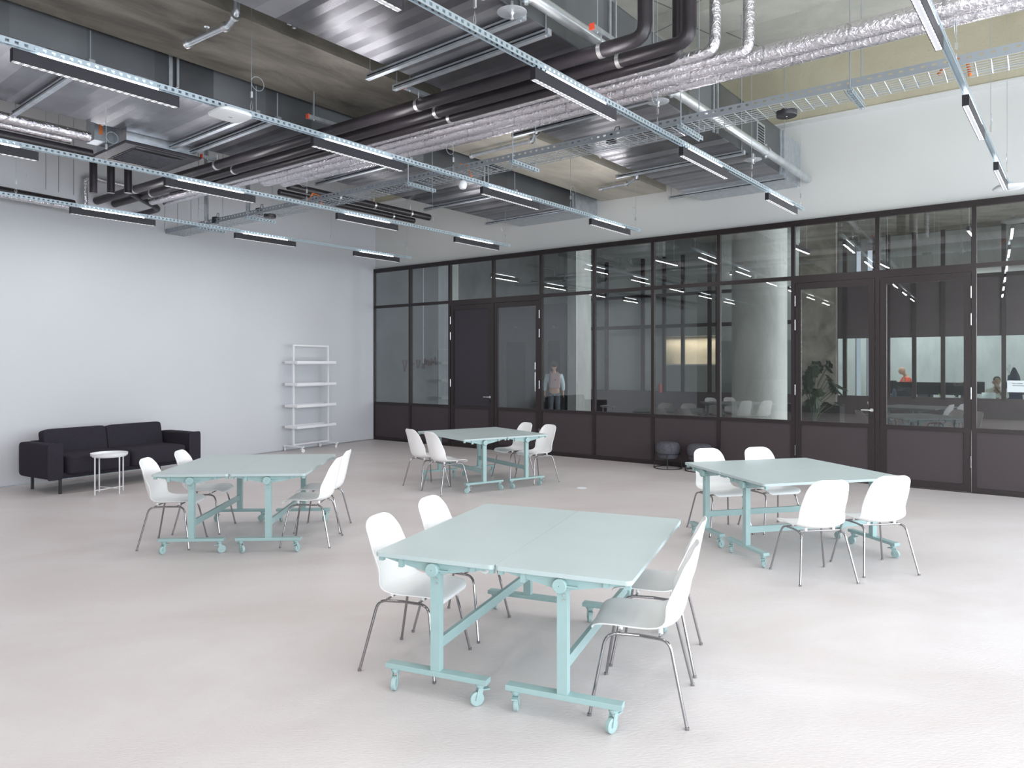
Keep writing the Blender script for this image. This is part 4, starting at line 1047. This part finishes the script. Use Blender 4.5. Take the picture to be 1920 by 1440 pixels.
# paper notice on the far glass
p_ = onn(1908, 22.4, 0); r = empty('paper_notice', (p_.x, p_.y, 1.18), AU); tag(r, 'white paper notice with small text, on glass at the right edge', 'notice')
q = MB(); q.box((0, 0, 0), (.44, .006, .30)); q.build('sheet', M['paper'], r)
cu = bpy.data.curves.new('text', 'FONT'); cu.body = 'The Center'; cu.size = .05; cu.align_x = 'CENTER'; cu.extrude = .001
to = bpy.data.objects.new('text', cu); COL.objects.link(to)
me = bpy.data.meshes.new_from_object(to.evaluated_get(bpy.context.evaluated_depsgraph_get())); bpy.data.objects.remove(to)
me.materials.clear(); me.materials.append(M['ink']); to = bpy.data.objects.new('printed_line', me); COL.objects.link(to)
to.parent = r; to.location = (0, -.006, .06); to.rotation_euler = (PI/2, 0, 0)
q = MB(); q.box((.02, -.005, .02), (.26, .002, .012)); q.build('text_rule', M['ink'], r)

# coat stand and office chairs
r = empty('coat_stand', onn(1893, 24.6)); tag(r, 'coat stand with a dark coat behind the seated person', 'coat stand')
q = MB().tube([(0, 0, 0), (0, 0, 1.75)], .02, 8); q.tube([(0, 0, 1.5), (-.15, 0, 1.75)], .012, 6); q.tube([(0, 0, 1.5), (.12, 0, 1.72)], .012, 6); q.build('stand', M['deskw'], r)
co = MB(); co.lathe([(.20, .62), (.24, .75), (.20, 1.1), (.16, 1.4), (.06, 1.62), (.03, 1.66)], 18, Matrix.Translation((.12, 0, 0)) @ Matrix.Scale(.6, 4, (0, 1, 0))); o = co.build('coat', M['navy'], None, True); o.location = onn(1893, 24.6); tag(o, 'long dark coat hanging on the stand by the right edge', 'coat')
for k_, (px, nd_) in enumerate([(1700, 23.3), (1732, 26.4), (1808, 26.4)]):
    r = empty('office_chair', onn(px, nd_), AU+.3*k_); tag(r, 'dark mesh office chair, %s' % ['in front of the desk monitor', 'far, behind the wide monitor', 'far, right of the middle'][k_], 'chair', 'office chairs')
    q = MB(); q.blob((0, 0, .48), (.5, .48, .08), .4); q.build('seat', M['stool'], r, True)
    q = MB(); q.blob((0, -.22, .82), (.46, .06, .55), .35); q.build('backrest', M['stool'], r, True)
    q = MB(); q.tube([(0, 0, .06), (0, 0, .45)], .03, 8)
    for j in range(5): q.tube([(0, 0, .08), (.28*math.cos(j*1.257), .28*math.sin(j*1.257), .04)], .018, 6)
    q.build('base', M['blackm'], r)

# plant and side tables in the hall
r = empty('potted_monstera', onn(1525, 15.9)); tag(r, 'large dark-leaved potted plant behind the left glass door pane', 'plant')
q = MB(); q.lathe([(.17, .0), (.21, .40), (.20, .41), (.18, .38)], 20); q.build('pot', M['blackm'], r, True)
q = MB(); rnd = random.Random(3)
lf = MB()
for j in range(26):
    a_ = rnd.uniform(0, 6.28); R_ = rnd.uniform(.12, .5); z_ = rnd.uniform(1.0, 1.95)-R_*.35; tip = Vector((R_*math.cos(a_), R_*math.sin(a_), z_))
    q.tube([(0, 0, .38), (tip.x*.3, tip.y*.3, z_*.75), tip], .009, 5)
    sz = rnd.uniform(.11, .19); n_ = 14; tl = rnd.uniform(-.6, .6); mt = Matrix.Translation(tip) @ Matrix.Rotation(a_, 4, 'Z') @ Matrix.Rotation(.7+tl, 4, 'Y')
    vs = [(0, 0, .02)]
    for i in range(n_):
        t = 2*PI*i/n_; rr = sz*(1-.28*math.cos(t))*(.72 if i % 2 else 1); vs.append((rr*math.cos(t)+sz*.6, rr*math.sin(t)*.85, -.02*abs(math.sin(t))))
    lf.add(vs, [(0, 1+i, 1+(i+1) % n_) for i in range(n_)]+[(0, 1+(i+1) % n_, 1+i) for i in range(n_)], mt)
q.build('stems', M['leaf'], r); lf.build('leaves', M['leaf'], r)
t2 = copy_tree(tray0); t2.location = onn(1511, 15.3); tag(t2, 'white tray table in the hall behind the left glass door pane', 'side table')
r = empty('dark_sideboard', onn(1500, 16.9), AU); tag(r, 'black low sideboard behind the hall tray table', 'sideboard')
q = MB(); q.box((0, .2, .42), (1.7, .5, .84)); q.build('body', M['blackm'], r)
q = MB(); q.box((.3, .2, .855), (.5, .3, .03)); o = q.build('paper_stack', M['paper'], None); o.location = onn(1500, 16.9); o.rotation_euler = (0, 0, AU); tag(o, 'stack of white papers lying on the black sideboard', 'paper')
r = empty('fire_extinguisher', onn(1238, 22.25, .80)); tag(r, 'small dark red fire extinguisher hanging on the far partition, left of the kitchen', 'fire extinguisher')  # canister shape put in to show a dark red reflection
q = MB(); q.lathe([(.06, .0), (.065, .03), (.065, .24), (.03, .28), (.03, .31)], 16); q.build('cylinder', M['dred'], r, True)
q = MB().tube([(0, 0, .31), (.06, 0, .33), (.08, 0, .15)], .009, 6); q.build('hose', M['blackm'], r, True)

# ------------------------------------------------------------------ people
def skin_body(name, chains, m, parent, sub=2):
    """chains: lists of (point, radius); the first point of later chains may coincide with an earlier one"""
    vs = []; es = []; rs = []
    idx = {}
    for ch in chains:
        prev = None
        for p, rad in ch:
            key = tuple(round(c_, 3) for c_ in p)
            if key in idx: i = idx[key]
            else: i = len(vs); idx[key] = i; vs.append(p); rs.append(rad)
            if prev is not None and prev != i: es.append((prev, i))
            prev = i
    me = bpy.data.meshes.new(name); me.from_pydata(vs, es, []); me.materials.append(m)
    o = bpy.data.objects.new(name, me); COL.objects.link(o); o.parent = parent
    sk = o.modifiers.new('skin', 'SKIN'); sk.use_smooth_shade = True
    for i, rad in enumerate(rs):
        v = me.skin_vertices[0].data[i]; rr = rad if isinstance(rad, tuple) else (rad, rad); v.radius = rr; v.use_root = (i == 0)
    s_ = o.modifiers.new('sub', 'SUBSURF'); s_.levels = 1; s_.render_levels = sub
    return o
def head(parent, c, m, hairm=None, yaw=0, beard=False):
    mt = Matrix.Translation(c) @ Matrix.Rotation(yaw, 4, 'Z')
    q = MB(); q.blob((0, 0, 0), (.155, .195, .235), .85, 20, 14, mt)
    q.blob((0, .10, -.01), (.03, .04, .05), .8, 8, 6, mt)
    for sx in (-1, 1): q.blob((sx*.08, -.005, 0), (.02, .045, .06), .8, 8, 6, mt)
    q.blob((0, .088, -.06), (.05, .02, .018), .8, 8, 6, mt)
    for sx in (-1, 1): q.blob((sx*.032, .088, .02), (.026, .02, .014), .8, 8, 6, mt)
    h = q.build('head', m, parent, True)
    if hairm:
        q = MB(); q.blob((0, -.02, .035), (.175, .205, .20), .85, 20, 12, mt); q.build('hair', hairm, h, True)
    return h
def hand_chains(w_, d, side):
    """palm and five fingers hanging from the wrist w_ in direction d"""
    d = Vector(d).normalized(); sd = Vector(side).normalized(); w_ = Vector(w_)
    pm = w_+d*.08; out = [[(tuple(w_), .026), (tuple(w_+d*.045), .032), (tuple(pm), .028)]]
    for k_, (off, ln) in enumerate(((-.03, .062), (-.01, .075), (.01, .078), (.03, .070))):
        b_ = pm+sd*off; c_ = d.cross(sd)*.012
        out.append([(tuple(pm), .028), (tuple(b_+d*.015), .010), (tuple(b_+d*ln*.6+c_), .0095), (tuple(b_+d*ln+c_*2.4), .0085)])
    out.append([(tuple(w_+d*.045), .032), (tuple(w_+d*.06+sd*.045), .012), (tuple(w_+d*.10+sd*.058), .010)])
    return out
# person with the backpack, standing with the back to us
pp = onn(1039, 17.6); r = empty('person', pp, 0); tag(r, 'person from behind in pale blue shirt and grey trousers with rose backpack', 'person')
# body faces +Y (away from the viewer)
body = [[((0, 0, .98), (.16, .11)), ((0, 0, 1.15), (.145, .10)), ((0, .01, 1.36), (.175, .11)), ((0, .0, 1.47), (.11, .075)), ((0, .0, 1.55), .05), ((0, .01, 1.62), .05)]]
arms = []
for sx in (-1, 1):
    arms.append([((0, .01, 1.36), (.175, .11)), ((sx*.20, 0, 1.42), .058), ((sx*.26, -.01, 1.15), .046), ((sx*.27, .03, .92), .030)])
    arms += [c_ for c_ in hand_chains((sx*.27, .03, .92), (0, .05, -1), (0, 1, 0))]
legs = []
for sx in (-1, 1):
    legs.append([((0, 0, .98), (.16, .11)), ((sx*.09, 0, .88), .088), ((sx*.10, .01, .50), .062), ((sx*.10, -.02, .09), .042), ((sx*.11, .14, .045), .036)])
bd = skin_body('body', body+arms+legs, M['skin'], r)
sh = [[((0, 0, 1.0), (.175, .125)), ((0, 0, 1.15), (.165, .12)), ((0, .01, 1.36), (.19, .125)), ((0, .0, 1.48), (.10, .08))]]
for sx in (-1, 1): sh.append([((0, .01, 1.36), (.19, .125)), ((sx*.205, 0, 1.42), .075), ((sx*.265, -.01, 1.15), .062), ((sx*.272, .025, .96), .045)])
skin_body('shirt', sh, M['shirt'], r)
tr = []
for sx in (-1, 1): tr.append([((0, 0, 1.0), (.165, .12)), ((sx*.09, 0, .88), .108), ((sx*.10, .01, .50), .082), ((sx*.10, -.02, .10), .066)])
skin_body('trousers', tr, M['jean'], r)
head(r, (0, .01, 1.71), M['skin'], M['hair'])
for sx in (-1, 1):
    q = MB(); q.blob((sx*.11, .07, .045), (.10, .27, .09), .5); q.build('shoe', M['blackm'], r, True)
bp_ = empty('backpack', pp); tag(bp_, 'rose-coloured backpack with a flap on the back of the standing person', 'backpack')
q = MB(); q.blob((.01, -.20, 1.27), (.32, .18, .46), .32, 28, 16); q.build('bag', M['bag'], bp_, True)
q = MB(); q.blob((.01, -.285, 1.37), (.27, .03, .22), .35, 20, 10); q.build('flap', M['bag'], bp_, True)
q = MB(); q.box((.01, -.305, 1.30), (.04, .01, .025)); q.build('buckle', M['blackm'], bp_)
for sx in (-1, 1):
    q = MB().tube([(sx*.09, -.12, 1.46), (sx*.11, -.04, 1.53), (sx*.12, .10, 1.44), (sx*.13, .12, 1.25), (sx*.12, -.1, 1.1)], .014, 6); q.build('strap', M['bag'], bp_, True)

# seated people in the office
def seated(pos, rz, words, topm, skinm, hairm, nod, arms_to):
    r = empty('person', pos, rz); tag(r, words, 'person')
    bd = [[((0, 0, .52), (.15, .12)), ((0, .03, .75), (.14, .10)), ((0, .06, .98), (.17, .11)), ((0, .07, 1.08), (.09, .07)), ((0, .09, 1.15), .062), ((0, .12+nod, 1.24), .055)]]
    for sx in (-1, 1):
        w_ = arms_to[0 if sx < 0 else 1]
        bd.append([((0, .06, .98), (.17, .11)), ((sx*.20, .06, 1.03), .055), ((sx*.24, .16, .80), .044), (w_, .028)])
        d_ = Vector(w_)-Vector((sx*.24, .16, .80)); bd += hand_chains(w_, d_, (-sx, 0, .1))
        bd.append([((0, 0, .52), (.15, .12)), ((sx*.10, .10, .52), .085), ((sx*.12, .45, .50), .062), ((sx*.12, .46, .09), .04), ((sx*.12, .60, .045), .035)])
    skin_body('body', bd, skinm, r)
    tp = [[((0, 0, .55), (.17, .14)), ((0, .03, .75), (.16, .12)), ((0, .06, .98), (.185, .125)), ((0, .07, 1.09), (.09, .075))]]
    for sx in (-1, 1):
        w_ = Vector(arms_to[0 if sx < 0 else 1]); e_ = Vector((sx*.24, .16, .80)); tp.append([((0, .06, .98), (.185, .125)), ((sx*.205, .06, 1.03), .072), (tuple(e_), .06), (tuple(e_+(w_-e_)*.8), .042)])
    skin_body('top', tp, topm, r)
    tr = []
    for sx in (-1, 1): tr.append([((0, 0, .54), (.165, .13)), ((sx*.10, .10, .52), .10), ((sx*.12, .45, .50), .078), ((sx*.12, .46, .12), .058)])
    skin_body('trousers', tr, M['navy'], r)
    head(r, (0, .14+nod, 1.28), skinm, hairm)
    return r
p1 = onn(1703, 26.0); seated((p1.x, p1.y, .26), PI/2+AU+.5, 'bald person in coral and navy top bent over a far desk', M['redcloth'], M['skin'], None, .05, ((-.12, .42, .78), (.12, .42, .78)))
r = empty('high_stool', (p1.x, p1.y, 0)); tag(r, 'dark high stool under the bald person in the office', 'stool')
q = MB(); q.lathe([(.17, .66), (.18, .68), (.18, .72), (.16, .735)], 20); q.build('seat', M['stool'], r, True)
for k_ in range(4):
    q = MB().tube([(.2*math.cos(k_*PI/2), .2*math.sin(k_*PI/2), 0), (.12*math.cos(k_*PI/2), .12*math.sin(k_*PI/2), .67)], .012, 6); q.build('leg', M['blackm'], r, True)
p1 = onn(1868, 24.35); seated((p1.x, p1.y, 0), PI+AU+.15, 'dark-haired person in cream sweater resting chin on hand behind a laptop', M['cream'], M['skin2'], M['hair'], .02, ((.02, .26, 1.16), (.10, .40, .80)))
